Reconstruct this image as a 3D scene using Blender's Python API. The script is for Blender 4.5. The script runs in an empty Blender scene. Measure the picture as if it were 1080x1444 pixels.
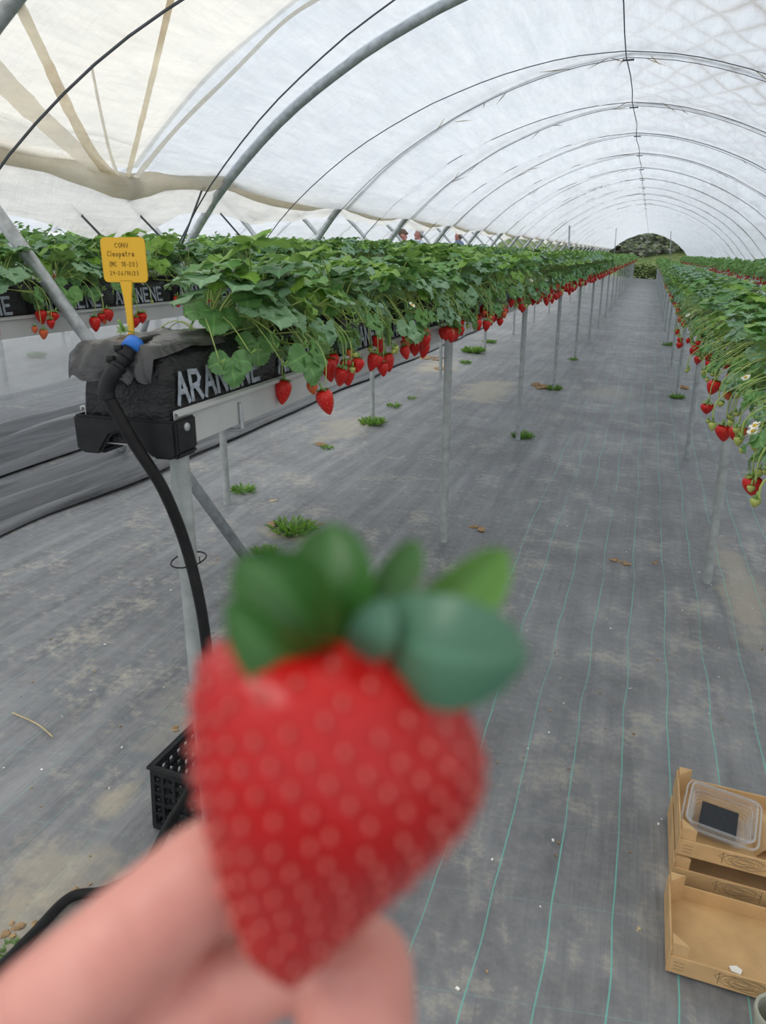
import bpy, bmesh, math, random
import numpy as np
from mathutils import Vector, Matrix, noise
random.seed(7)
PI = math.pi
scene = bpy.context.scene
COL = scene.collection

# ------------------------------------------------------------------ camera
FPX, CAMH = 1083.0, 1.5
VX, VY = 918.0, 359.0                       # where the rows vanish in the 1080x1444 frame
_p = math.atan((722 - VY) / FPX)
_yaw = math.atan((VX - 540) / FPX * math.cos(_p))
FW = Vector((-math.sin(_yaw) * math.cos(_p), math.cos(_yaw) * math.cos(_p), -math.sin(_p)))
RT = Vector((math.cos(_yaw), math.sin(_yaw), 0))
UP = RT.cross(FW)
CAM = Vector((0, 0, CAMH))
cd = bpy.data.cameras.new('camera')
cam = bpy.data.objects.new('camera', cd)
COL.objects.link(cam)
cd.sensor_fit = 'VERTICAL'
cd.sensor_height = 24.0
cd.lens = 24.0 * FPX / 1444.0
cd.clip_start = 0.01
cd.clip_end = 400
cd.dof.use_dof = True
cd.dof.focus_distance = 3.4
cd.dof.aperture_fstop = 4.9
cam.matrix_world = Matrix(((RT.x, UP.x, -FW.x, CAM.x), (RT.y, UP.y, -FW.y, CAM.y), (RT.z, UP.z, -FW.z, CAM.z), (0, 0, 0, 1)))
scene.camera = cam

# ------------------------------------------------------------------ world, sun, exposure
w = bpy.data.worlds.new('overcast')
scene.world = w
w.use_nodes = True
wn = w.node_tree
bg = wn.nodes['Background']
bg.inputs[0].default_value = (0.94, 0.97, 1.0, 1)
bg.inputs[1].default_value = 1.0
sd = bpy.data.lights.new('sun', 'SUN')
sd.energy = 1.3
sd.angle = math.radians(35)
sd.color = (1, .96, .88)
sun = bpy.data.objects.new('sun', sd)
COL.objects.link(sun)
sun.rotation_euler = (math.radians(22), math.radians(-32), 0)
scene.view_settings.view_transform = 'Standard'
scene.view_settings.look = 'None'
scene.view_settings.gamma = 1
scene.view_settings.use_curve_mapping = False
scene.view_settings.exposure = 0.1

# ------------------------------------------------------------------ helpers
SLOPE, X0 = 0.06, -0.93
def gz(x): return -SLOPE * (x - X0)                      # the field falls gently to the right
def ray(px, py): return RT * ((px - 540) / FPX) + UP * ((722 - py) / FPX) + FW
def at(px, py, d): return CAM + ray(px, py) * d
def gnd(px, py):
    d = ray(px, py); t = (SLOPE * X0 - CAMH) / (d.z + SLOPE * d.x); return CAM + d * t
def onX(px, py, X): d = ray(px, py); return CAM + d * (X / d.x)
def onY(px, py, Y): d = ray(px, py); return CAM + d * (Y / d.y)

class MB:
    def __init__(s): s.v = []; s.f = []; s.m = []; s.uv = []
    def add(s, vs, fs, mi=0, uvs=None):
        o = len(s.v); s.v += [tuple(q) for q in vs]
        s.uv += list(uvs) if uvs else [(0, 0)] * len(vs)
        s.f += [tuple(i + o for i in f) for f in fs]; s.m += [mi] * len(fs)
    def box(s, x0, x1, y0, y1, z0, z1, mi=0, M=None):
        v = [Vector((x, y, z)) for x in (x0, x1) for y in (y0, y1) for z in (z0, z1)]
        if M: v = [M @ q for q in v]
        s.add(v, [(0, 1, 3, 2), (4, 6, 7, 5), (0, 4, 5, 1), (2, 3, 7, 6), (0, 2, 6, 4), (1, 5, 7, 3)], mi)
    def tube(s, pts, r, n=8, mi=0, caps=True):
        pts = [Vector(p) for p in pts]; N = len(pts)
        rs = r if isinstance(r, (list, tuple)) else [r] * N
        vs = []; prev = None
        for i, p in enumerate(pts):
            t = (pts[min(i + 1, N - 1)] - pts[max(i - 1, 0)])
            t = t.normalized() if t.length > 1e-9 else Vector((0, 0, 1))
            if prev is None:
                a = t.orthogonal().normalized()
            else:
                a = prev - t * prev.dot(t); a = a.normalized() if a.length > 1e-6 else t.orthogonal().normalized()
            prev = a; b = t.cross(a)
            for k in range(n):
                an = 2 * PI * k / n; vs.append(p + (a * math.cos(an) + b * math.sin(an)) * rs[i])
        fs = [(i * n + k, i * n + (k + 1) % n, (i + 1) * n + (k + 1) % n, (i + 1) * n + k) for i in range(N - 1) for k in range(n)]
        if caps: fs += [tuple(range(n))[::-1], tuple((N - 1) * n + k for k in range(n))]
        s.add(vs, fs, mi)
    def capsule(s, p0, p1, r0, r1, n=18, mi=0):
        p0 = Vector(p0); p1 = Vector(p1); d = (p1 - p0)
        d = d.normalized() if d.length > 1e-6 else Vector((0, 0, 1))
        P = []; R = []
        for k in range(6):
            a = -PI / 2 + k * PI / 10; P.append(p0 + d * math.sin(a) * r0); R.append(max(1e-5, math.cos(a) * r0))
        for k in range(6):
            a = k * PI / 10; P.append(p1 + d * math.sin(a) * r1); R.append(max(1e-5, math.cos(a) * r1))
        s.tube(P, R, n, mi)
    def grid(s, fn, nu, nv, mi=0, uv=True):
        vs = [fn(i / nu, j / nv) for i in range(nu + 1) for j in range(nv + 1)]
        uvs = [(i / nu, j / nv) for i in range(nu + 1) for j in range(nv + 1)] if uv else None
        s.add(vs, [(i * (nv + 1) + j, (i + 1) * (nv + 1) + j, (i + 1) * (nv + 1) + j + 1, i * (nv + 1) + j + 1) for i in range(nu) for j in range(nv)], mi, uvs)
    def lathe(s, prof, n=16, M=None, mi=0):
        vs = []
        for (r, z) in prof:
            for k in range(n):
                a = 2 * PI * k / n; q = Vector((r * math.cos(a), r * math.sin(a), z)); vs.append(M @ q if M else q)
        s.add(vs, [(i * n + k, i * n + (k + 1) % n, (i + 1) * n + (k + 1) % n, (i + 1) * n + k) for i in range(len(prof) - 1) for k in range(n)], mi)
    def prism(s, poly, axis, a0, a1, mi=0):
        """poly in the plane across 'Y' (x,z) or 'Z' (x,y), drawn out from a0 to a1"""
        n = len(poly)
        def P(q, a): return (q[0], a, q[1]) if axis == 'Y' else (q[0], q[1], a) if axis == 'Z' else (a, q[0], q[1])
        s.add([P(q, a0) for q in poly] + [P(q, a1) for q in poly],
              [tuple(range(n)), tuple(range(2 * n - 1, n - 1, -1))] + [(i, i + n, (i + 1) % n + n, (i + 1) % n) for i in range(n)], mi)
    def mesh(s, name, mats, smooth=True, fix=True):
        me = bpy.data.meshes.new(name)
        me.from_pydata([tuple(v) for v in s.v], [], s.f)
        for m in (mats if isinstance(mats, (list, tuple)) else [mats]): me.materials.append(m)
        me.polygons.foreach_set('material_index', s.m)
        me.polygons.foreach_set('use_smooth', [smooth] * len(s.f))
        uvl = me.uv_layers.new(name='UVMap')
        li = np.empty(len(me.loops), dtype=np.int32); me.loops.foreach_get('vertex_index', li)
        uvl.data.foreach_set('uv', np.array(s.uv, dtype=np.float32)[li].ravel())
        if fix:
            bm = bmesh.new(); bm.from_mesh(me); bmesh.ops.recalc_face_normals(bm, faces=bm.faces); bm.to_mesh(me); bm.free()
        me.update()
        return me

def obj(name, me, parent=None, loc=None, rot=None, sc=None, label=None, cat=None, group=None, kind=None):
    o = bpy.data.objects.new(name, me); COL.objects.link(o)
    if parent is not None: o.parent = parent
    if loc is not None: o.location = loc
    if rot is not None: o.rotation_euler = rot
    if sc is not None: o.scale = (sc, sc, sc) if isinstance(sc, (int, float)) else sc
    if label: o['label'] = label
    if cat: o['category'] = cat
    if group: o['group'] = group
    if kind: o['kind'] = kind
    return o
def thing(name, label, cat, loc=(0, 0, 0), rot=(0, 0, 0), group=None): return obj(name, None, None, loc, rot, None, label, cat, group)
def autosmooth(me, ang=40):
    bm = bmesh.new(); bm.from_mesh(me); lim = math.radians(ang)
    for e in bm.edges:
        if len(e.link_faces) == 2 and e.calc_face_angle(0) > lim: e.smooth = False
    bm.to_mesh(me); bm.free(); return me
def bevel(me, w=.003, seg=2):
    bm = bmesh.new(); bm.from_mesh(me)
    bmesh.ops.remove_doubles(bm, verts=bm.verts, dist=1e-5)
    es = [e for e in bm.edges if len(e.link_faces) == 2 and e.calc_face_angle(0) > .5]
    bmesh.ops.bevel(bm, geom=es, offset=w, segments=seg, affect='EDGES', clamp_overlap=True)
    bm.to_mesh(me); bm.free()
    return autosmooth(me, 50)
def remeshed(mb, name, mat, vox, smooth_it=4):
    me = mb.mesh(name + '_raw', mat)
    o = bpy.data.objects.new('tmp', me); COL.objects.link(o)
    m = o.modifiers.new('r', 'REMESH'); m.mode = 'VOXEL'; m.voxel_size = vox
    s = o.modifiers.new('s', 'SMOOTH'); s.factor = .5; s.iterations = smooth_it
    dg = bpy.context.evaluated_depsgraph_get()
    out = bpy.data.meshes.new_from_object(o.evaluated_get(dg))
    out.name = name
    bpy.data.objects.remove(o)
    out.materials.clear(); out.materials.append(mat)
    for p in out.polygons: p.use_smooth = True
    return out
def nz(x, y=0, z=0): return noise.noise(Vector((x, y, z)))
def spline(pts, n=6):
    P = [Vector(p) for p in pts]; out = []
    for i in range(len(P) - 1):
        a, b, c, d = P[max(i - 1, 0)], P[i], P[i + 1], P[min(i + 2, len(P) - 1)]
        for k in range(n):
            t = k / n
            out.append(.5 * ((2 * b) + (c - a) * t + (2 * a - 5 * b + 4 * c - d) * t * t + (3 * b - a - 3 * c + d) * t ** 3))
    out.append(P[-1]); return out

# ------------------------------------------------------------------ materials
class NT:
    def __init__(s, name):
        s.m = bpy.data.materials.new(name); s.m.use_nodes = True
        s.t = s.m.node_tree; s.t.nodes.clear(); s.out = s.n('ShaderNodeOutputMaterial')
    def n(s, typ, ins=None, **kw):
        nd = s.t.nodes.new(typ)
        for k, v in kw.items(): setattr(nd, k, v)
        for k, v in (ins or {}).items(): s.set(nd.inputs[k], v)
        return nd
    def set(s, sock, v):
        if isinstance(v, bpy.types.NodeSocket): s.t.links.new(v, sock)
        elif isinstance(v, bpy.types.Node): s.t.links.new(v.outputs[0], sock)
        else: sock.default_value = (tuple(v) + (1,)) if isinstance(v, (tuple, list)) and len(v) == 3 and sock.type == 'RGBA' else v
    def math(s, op, a, b=0.0, c=0.0): return s.n('ShaderNodeMath', {0: a, 1: b, 2: c}, operation=op).outputs[0]
    def noise(s, vec=None, scale=5, detail=3, rough=.5):
        d = {'Scale': scale, 'Detail': detail, 'Roughness': rough}
        if vec is not None: d['Vector'] = vec
        return s.n('ShaderNodeTexNoise', d).outputs['Fac']
    def mapping(s, vec, scale=(1, 1, 1), rot=(0, 0, 0), loc=(0, 0, 0)):
        return s.n('ShaderNodeMapping', {'Vector': vec, 'Scale': scale, 'Rotation': rot, 'Location': loc}).outputs[0]
    def coord(s, which='Object'): return s.n('ShaderNodeTexCoord').outputs[which]
    def ramp(s, fac, stops):
        r = s.n('ShaderNodeValToRGB', {0: fac}); e = r.color_ramp.elements
        while len(e) < len(stops): e.new(.5)
        for el, (p, c) in zip(e, stops): el.position = p; el.color = tuple(c) + (1,) if len(c) == 3 else c
        return r.outputs[0]
    def mix(s, fac, a, b, mode='MIX'): 
        m = s.n('ShaderNodeMix', data_type='RGBA', blend_type=mode)
        s.set(m.inputs[0], fac); s.set(m.inputs[6], a); s.set(m.inputs[7], b); return m.outputs[2]
    def bump(s, h, strength=.3, dist=.01): return s.n('ShaderNodeBump', {'Height': h, 'Strength': strength, 'Distance': dist}).outputs[0]
    def bsdf(s, **kw):
        b = s.n('ShaderNodeBsdfPrincipled')
        for k, v in kw.items(): s.set(b.inputs[k.replace('_', ' ')], v)
        return b
    def done(s, sh): s.set(s.out.inputs[0], sh); return s.m

def plain(name, col, rough=.5, metal=0, var=.15, scale=20, bump=0, bscale=60, spec=.5, coat=0):
    t = NT(name); c = t.coord()
    n = t.noise(c, scale, 4)
    lo = tuple(x * (1 - var) for x in col); hi = tuple(min(1, x * (1 + var)) for x in col)
    kw = dict(Base_Color=t.ramp(n, [(.3, lo), (.7, hi)]), Roughness=rough, Metallic=metal)
    b = t.bsdf(**kw); b.inputs['Specular IOR Level'].default_value = spec; b.inputs['Coat Weight'].default_value = coat
    if bump: t.set(b.inputs['Normal'], t.bump(t.noise(c, bscale, 3), bump, .005))
    return t.done(b)

M_GALV = plain('galvanised_steel', (.40, .43, .45), .45, .35, .22, 30, .1, 200)
M_POST = plain('post_steel', (.37, .40, .40), .5, .2, .2, 25, .1, 150)
M_GUTTER = plain('gutter_coated_steel', (.54, .56, .56), .45, .1, .06, 8)
M_BLKP = plain('black_moulded_plastic', (.015, .016, .018), .45, 0, .25, 30, .15, 250, .25)
M_HOSE = plain('black_hose', (.010, .010, .011), .5, 0, .3, 40, spec=.25)
M_BLUE = plain('blue_plastic', (.015, .16, .62), .4)
M_YEL = plain('yellow_plastic', (.83, .47, .018), .42, 0, .04, 10)
M_INK = plain('marker_ink', (.07, .035, .01), .7)
M_WHITEPAINT = plain('bag_lettering', (.30, .34, .40), .6, 0, .35, 60)
M_ROPE = plain('dark_rope', (.10, .11, .13), .8)
M_WOOD = plain('plywood', (.56, .36, .17), .65, 0, .12, 14, .1, 90)
M_PRINT = plain('crate_print', (.12, .10, .06), .8)
M_PAD = plain('dark_pad', (.022, .026, .034), .8, 0, .2, 80)
M_SOIL = plain('dry_soil', (.33, .22, .12), .95, 0, .4, 40, .5, 80)
M_PEB = plain('pale_pebble', (.55, .54, .50), .8, 0, .2)
M_PETAL = plain('white_petal', (.86, .87, .84), .6, 0, .03)
M_STAMEN = plain('yellow_stamen', (.75, .48, .04), .7, 0, .2, 200)
M_STALK = plain('stalk_green', (.36, .47, .13), .5, 0, .25, 12)
M_DEAD = plain('dead_leaf', (.30, .17, .07), .8, 0, .3, 30)
M_STRAW = plain('dry_straw', (.5, .4, .22), .8)
M_CUP = plain('grey_green_pot', (.33, .34, .28), .5, 0, .2, 20)

def bag_mat():
    t = NT('black_grow_bag_film'); c = t.coord()
    n = t.noise(t.mapping(c, (6, 2.2, 6)), 3, 5, .6)
    b = t.bsdf(Base_Color=t.ramp(t.noise(c, 9, 4), [(.35, (.010, .010, .012)), (.75, (.028, .029, .032))]), Roughness=.36, Specular_IOR_Level=.3,
               Normal=t.bump(n, .7, .03))
    return t.done(b)
M_BAG = bag_mat()

def leaf_mat(name, top, young, trans, back=.6):
    t = NT(name); uv = t.n('ShaderNodeUVMap').outputs[0]
    sp = t.n('ShaderNodeSeparateXYZ', {0: uv}); u = sp.outputs[0]; v = t.math('ABSOLUTE', sp.outputs[1])
    k = t.math('FRACT', t.math('MULTIPLY', t.math('SUBTRACT', u, t.math('MULTIPLY', v, .32)), 8.0))
    vein = t.math('SUBTRACT', 1.0, t.math('MULTIPLY', t.math('ABSOLUTE', t.math('SUBTRACT', k, .5)), 2.0))
    vein = t.math('POWER', vein, 6.0)
    mid = t.math('POWER', t.math('SUBTRACT', 1.0, t.math('MINIMUM', t.math('MULTIPLY', v, 5.0), 1.0)), 2.0)
    veins = t.math('MAXIMUM', t.math('MULTIPLY', vein, .5), mid)
    rnd = t.n('ShaderNodeObjectInfo').outputs['Random']
    base = t.mix(t.math('POWER', rnd, 1.6), top, young)
    base = t.mix(t.math('MULTIPLY', t.noise(t.coord(), 14, 2), .55), base, tuple(x * .7 for x in top))
    geo = t.n('ShaderNodeNewGeometry')
    colr = t.mix(t.math('MULTIPLY', veins, .35), base, tuple(min(1, x * 1.9 + .03) for x in young))
    colr = t.mix(t.math('MULTIPLY', geo.outputs['Backfacing'], back), colr, (.27, .38, .19))
    b = t.bsdf(Base_Color=colr, Roughness=.38, Normal=t.bump(veins, -.45, .004))
    b.inputs['Specular IOR Level'].default_value = .5
    tr = t.n('ShaderNodeBsdfTranslucent', {'Color': t.mix(.5, colr, (.22, .42, .03))})
    return t.done(t.n('ShaderNodeMixShader', {0: trans, 1: b, 2: tr}))
M_LEAFD = leaf_mat('leaf_mature', (.131, .306, .106), (.206, .444, .112), .28)
M_LEAFB = leaf_mat('leaf_bluish', (.180, .342, .198), (.240, .426, .228), .2)
M_LEAFY = leaf_mat('leaf_young', (.246, .482, .073), (.336, .560, .101), .34)
M_LEAFF = leaf_mat('leaf_far', (.186, .372, .090), (.228, .432, .102), .3)
M_CALYX = leaf_mat('calyx_green', (.15, .30, .06), (.22, .38, .09), .2)
M_HCAL1 = leaf_mat('sepal_green', (.035, .135, .022), (.045, .160, .028), .15, 0)
M_HCAL2 = leaf_mat('sepal_blue_green', (.050, .150, .090), (.060, .170, .100), .06, 0)
M_HCAL3 = leaf_mat('sepal_light_green', (.110, .270, .045), (.120, .290, .050), .2, 0)

def berry_mat(name, c1, c2, seed, rough=.32, scale=260, sss=.0):
    t = NT(name); c = t.coord()
    vo = t.n('ShaderNodeTexVoronoi', {'Vector': c, 'Scale': scale}); d = vo.outputs['Distance']
    dot = t.math('LESS_THAN', d, .2)
    z = t.n('ShaderNodeSeparateXYZ', {0: c}).outputs[2]
    n = t.noise(c, 40, 2)
    base = t.mix(t.math('MULTIPLY', n, .9), c1, c2)
    b = t.bsdf(Base_Color=t.mix(dot, base, seed), Roughness=rough, Normal=t.bump(t.math('MINIMUM', d, .5), .5, .003))
    if sss: b.inputs['Subsurface Weight'].default_value = sss; b.inputs['Subsurface Radius'].default_value = (.01, .002, .001); b.inputs['Subsurface Scale'].default_value = .4
    b.inputs['Specular IOR Level'].default_value = .38
    return t.done(b)
M_RED = berry_mat('ripe_strawberry', (.62, .012, .010), (.48, .008, .010), (.70, .20, .05))
M_ORANGE = berry_mat('ripening_strawberry', (.66, .075, .018), (.55, .16, .06), (.72, .40, .12))
M_GREENB = berry_mat('unripe_strawberry', (.36, .44, .10), (.47, .50, .16), (.30, .26, .06))
M_HERO = berry_mat('hero_flesh', (.50, .008, .008), (.38, .006, .007), (.47, .008, .008), .24, 4, .0)
M_SEED = plain('achene', (.66, .16, .13), .3, 0, .2)

def skin_mat():
    t = NT('skin'); c = t.coord()
    n = t.noise(c, 45, 3); b_ = t.noise(c, 320, 3)
    b = t.bsdf(Base_Color=t.ramp(n, [(.3, (.56, .225, .185)), (.7, (.66, .315, .265))]), Roughness=.45, Normal=t.bump(b_, .12, .001))
    b.inputs['Subsurface Weight'].default_value = .25; b.inputs['Subsurface Radius'].default_value = (.006, .002, .001); b.inputs['Subsurface Scale'].default_value = 1.0
    return t.done(b)
M_SKIN = skin_mat()
M_NAIL = plain('nail', (.72, .43, .36), .25)

def film_mat(name, tint, clear, stain=.0, lattice=False, cover=.78, dirtcol=(.72, .62, .42)):
    t = NT(name); c = t.coord()
    fold = t.noise(t.mapping(c, (1.2, 5, 1.2)), 2.2, 5, .62)
    fold2 = t.noise(t.mapping(c, (7, 1.0, 7)), 1.4, 4, .6)
    nrm = t.bump(t.math('ADD', fold, t.math('MULTIPLY', fold2, .8)), .35, .06)
    dirt = t.ramp(t.noise(c, 1.3, 5, .65), [(.42, (0, 0, 0)), (.75, (1, 1, 1))])
    colr = t.mix(t.math('MULTIPLY', dirt, stain), tint, dirtcol)
    fold_shade = t.noise(t.mapping(c, (16, 1.1, 16)), 1.7, 5, .7)
    thin = t.n('ShaderNodeTexNoise', {'Vector': t.mapping(c, (5, .9, 5), (0, 0, .25)), 'Scale': 2.0, 'Detail': 3.0, 'Distortion': 1.2}).outputs['Fac']
    crease_shade = t.math('POWER', t.math('SUBTRACT', 1.0, t.math('MINIMUM', t.math('MULTIPLY', t.math('ABSOLUTE', t.math('SUBTRACT', thin, .5)), 14.0), 1.0)), 2.0)
    streak = t.ramp(t.math('ADD', t.math('MULTIPLY', fold2, .5), t.math('MULTIPLY', fold_shade, .5)), [(.36, (1, 1, 1)), (.66, (.84, .85, .87))])  # light and dark of the film's folds, painted into its colour
    streak = t.mix(t.math('MULTIPLY', crease_shade, .10), streak, (.5, .48, .45))  # darker crease lines, shading painted in the same way
    colr = t.mix(1.0, colr, streak, 'MULTIPLY')
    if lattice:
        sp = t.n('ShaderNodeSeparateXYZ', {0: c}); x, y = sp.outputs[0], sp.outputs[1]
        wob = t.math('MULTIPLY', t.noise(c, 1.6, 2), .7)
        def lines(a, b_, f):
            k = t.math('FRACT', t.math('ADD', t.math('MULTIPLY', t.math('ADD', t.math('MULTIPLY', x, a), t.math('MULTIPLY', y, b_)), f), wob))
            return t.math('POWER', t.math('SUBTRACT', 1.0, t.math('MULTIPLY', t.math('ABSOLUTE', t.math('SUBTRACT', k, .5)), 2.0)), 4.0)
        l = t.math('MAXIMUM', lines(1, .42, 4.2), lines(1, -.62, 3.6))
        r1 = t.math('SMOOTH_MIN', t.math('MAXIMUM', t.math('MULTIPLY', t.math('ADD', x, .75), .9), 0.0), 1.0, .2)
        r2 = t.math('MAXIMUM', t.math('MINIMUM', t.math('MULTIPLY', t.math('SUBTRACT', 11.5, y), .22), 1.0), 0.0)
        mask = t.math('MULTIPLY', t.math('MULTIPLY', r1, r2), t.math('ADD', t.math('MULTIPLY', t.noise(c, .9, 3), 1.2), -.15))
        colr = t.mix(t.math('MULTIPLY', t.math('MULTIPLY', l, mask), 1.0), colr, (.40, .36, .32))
    tl = t.n('ShaderNodeBsdfTranslucent', {'Color': colr, 'Normal': nrm})
    df = t.n('ShaderNodeBsdfDiffuse', {'Color': colr, 'Normal': nrm})
    gl = t.n('ShaderNodeBsdfGlossy', {'Color': (1, 1, 1, 1), 'Roughness': .25, 'Normal': nrm})
    s = t.n('ShaderNodeMixShader', {0: .16, 1: tl, 2: df})
    s = t.n('ShaderNodeMixShader', {0: .03, 1: s, 2: gl})
    tp = t.n('ShaderNodeBsdfTransparent', {'Color': colr})
    s = t.n('ShaderNodeMixShader', {0: cover, 1: tp, 2: s})
    return t.done(s)
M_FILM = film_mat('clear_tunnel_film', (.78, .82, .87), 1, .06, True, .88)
M_FILMY = film_mat('aged_tunnel_film', (.93, .905, .845), 1, .15)
M_FILMB = film_mat('bunched_film', (.87, .83, .75), 1, .35, False, .9)
M_FILMS = film_mat('skirt_film', (.86, .85, .83), 1, .12, False, .85)
M_PLEAT = film_mat('stained_pleat', (.78, .71, .57), 1, 1.0, False, .6, (.40, .28, .14))

SAND = [(g_.x, g_.y, a, b, m) for g_, a, b, m in ((gnd(690, 550), .28, .8, .6), (gnd(620, 515), .25, .7, .7), (gnd(490, 600), .2, .5, .5), (gnd(860, 555), .25, .5, .35), (gnd(1045, 830), .10, .7, .55), (gnd(60, 1230), .16, .12, .5), (gnd(20, 1290), .12, .12, .6), (gnd(160, 1130), .05, .10, .6), (gnd(330, 1010), .3, .25, .25), (gnd(415, 755), .16, .10, .5))]
def fabric_mat():
    t = NT('woven_ground_fabric'); g = t.n('ShaderNodeNewGeometry').outputs['Position']
    sp = t.n('ShaderNodeSeparateXYZ', {0: g}); x, y = sp.outputs[0], sp.outputs[1]
    big = t.noise(g, .55, 5, .6); med = t.noise(g, 3.2, 6, .68); fine = t.noise(g, 26, 5, .7)
    streak = t.noise(t.mapping(g, (9, .55, 1)), 1.3, 5, .6)
    colL = t.ramp(t.math('ADD', t.math('MULTIPLY', big, .45), t.math('MULTIPLY', streak, .55)), [(.36, (.093, .099, .113)), (.5, (.162, .171, .188)), (.64, (.265, .274, .292))])
    colR = t.ramp(t.math('ADD', t.math('ADD', t.math('MULTIPLY', big, .35), t.math('MULTIPLY', med, .4)), t.math('MULTIPLY', streak, .25)), [(.38, (.100, .105, .116)), (.5, (.169, .177, .192)), (.62, (.288, .296, .310))])
    worn = t.math('MAXIMUM', t.math('MINIMUM', t.math('MULTIPLY', t.math('ADD', t.math('SUBTRACT', -.35, x), t.math('MULTIPLY', t.math('SUBTRACT', big, .5), 1.6)), 2.2), 1.0), 0.0)
    col = t.mix(worn, colR, colL)
    col = t.mix(t.math('MULTIPLY', t.ramp(fine, [(.42, (0, 0, 0)), (.72, (1, 1, 1))]), .38), col, (.33, .32, .30))
    dust = t.ramp(t.math('ADD', t.math('MULTIPLY', med, .6), t.math('MULTIPLY', fine, .4)), [(.53, (0, 0, 0)), (.66, (1, 1, 1))])
    col = t.mix(t.math('MULTIPLY', dust, .6), col, (.47, .43, .35))
    dark = t.ramp(t.noise(g, 1.7, 5, .65), [(.50, (0, 0, 0)), (.66, (1, 1, 1))])
    dark = t.math('MULTIPLY', dark, t.ramp(t.noise(g, 9, 5, .7), [(.35, (.2, .2, .2)), (.6, (1, 1, 1))]))
    col = t.mix(t.math('MULTIPLY', dark, .75), col, (.11, .11, .115))
    wobn = t.math('MULTIPLY', t.math('SUBTRACT', t.noise(g, 3.2, 6, .7), .5), 3.6)
    for (sx, sy, rx, ry, am) in SAND:
        dx = t.math('DIVIDE', t.math('SUBTRACT', x, sx), rx); dy = t.math('DIVIDE', t.math('SUBTRACT', y, sy), ry)
        dd = t.math('ADD', t.math('SQRT', t.math('ADD', t.math('MULTIPLY', dx, dx), t.math('MULTIPLY', dy, dy))), wobn)
        fa = t.math('MAXIMUM', t.math('MINIMUM', t.math('MULTIPLY', t.math('SUBTRACT', 1.15, dd), 1.6), 1.0), 0.0)
        col = t.mix(t.math('MULTIPLY', fa, am * .85), col, (.50, .43, .31))
    # coloured guide threads woven into the fabric, lengthwise and crosswise
    wob = t.math('MULTIPLY', t.math('SUBTRACT', t.noise(t.mapping(g, (.5, 1.5, 1)), 1.0, 2), .5), .05)
    k = t.math('FRACT', t.math('DIVIDE', t.math('ADD', t.math('SUBTRACT', x, .074 - .074), wob), .1485))
    dl = t.math('MULTIPLY', t.math('ABSOLUTE', t.math('SUBTRACT', k, .5)), .1485)
    lx = t.math('LESS_THAN', dl, .0019)
    fade = t.ramp(t.noise(g, 1.1, 3), [(.34, (.3, .3, .3)), (.54, (1, 1, 1))])
    zone = t.math('MINIMUM', t.math('ADD', t.math('GREATER_THAN', x, -.62), .25), 1.0)
    col = t.mix(t.math('MULTIPLY', t.math('MULTIPLY', lx, fade), t.math('MULTIPLY', zone, .8)), col, (.13, .50, .43))
    k2 = t.math('FRACT', t.math('DIVIDE', t.math('ADD', t.math('ADD', y, t.math('MULTIPLY', x, -.18)), wob), .29))
    ly = t.math('LESS_THAN', t.math('MULTIPLY', t.math('ABSOLUTE', t.math('SUBTRACT', k2, .5)), .29), .0016)
    col = t.mix(t.math('MULTIPLY', t.math('MULTIPLY', ly, fade), .25), col, (.22, .42, .42))
    weave = t.n('ShaderNodeTexChecker', {'Vector': g, 'Scale': 420.0}).outputs[1]
    h = t.math('ADD', t.math('ADD', t.math('MULTIPLY', streak, 1.0), t.math('MULTIPLY', med, .35)), t.math('MULTIPLY', weave, .02))
    b = t.bsdf(Base_Color=col, Roughness=.44, Normal=t.bump(h, .45, .03))
    b.inputs['Specular IOR Level'].default_value = .75
    return t.done(b)
M_FABRIC = fabric_mat()
def mulch_mat():
    t = NT('black_plastic_sheet'); g = t.n('ShaderNodeNewGeometry').outputs['Position']
    n = t.noise(t.mapping(g, (10, .8, 3)), 1.2, 5, .6)
    b = t.bsdf(Base_Color=t.ramp(n, [(.3, (.03, .032, .036)), (.7, (.12, .126, .138))]), Roughness=.34, Normal=t.bump(n, .5, .03))
    return t.done(b)
M_MULCH = mulch_mat()
def bank_mat():
    t = NT('grassy_bank'); g = t.n('ShaderNodeNewGeometry').outputs['Position']
    return t.done(t.bsdf(Base_Color=t.ramp(t.noise(g, 1.4, 5), [(.3, (.06, .11, .03)), (.7, (.17, .22, .07))]), Roughness=.9))
M_BANK = bank_mat()
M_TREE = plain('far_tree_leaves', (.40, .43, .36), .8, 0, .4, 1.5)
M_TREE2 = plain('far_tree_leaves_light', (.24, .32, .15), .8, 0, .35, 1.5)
M_BARK = plain('bark', (.12, .09, .07), .9)
def clear_mat():
    t = NT('clear_plastic')
    lw = t.n('ShaderNodeLayerWeight', {0: .35}).outputs['Facing']
    gl = t.n('ShaderNodeBsdfGlossy', {'Color': (.95, .97, 1, 1), 'Roughness': .12})
    df = t.n('ShaderNodeBsdfDiffuse', {'Color': (.8, .83, .86, 1)})
    s = t.n('ShaderNodeMixShader', {0: .45, 1: gl, 2: df})
    tp = t.n('ShaderNodeBsdfTransparent', {'Color': (.93, .94, .95, 1)})
    return t.done(t.n('ShaderNodeMixShader', {0: t.math('ADD', t.math('MULTIPLY', lw, .55), .10), 1: tp, 2: s}))
M_CLEAR = clear_mat()
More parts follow.
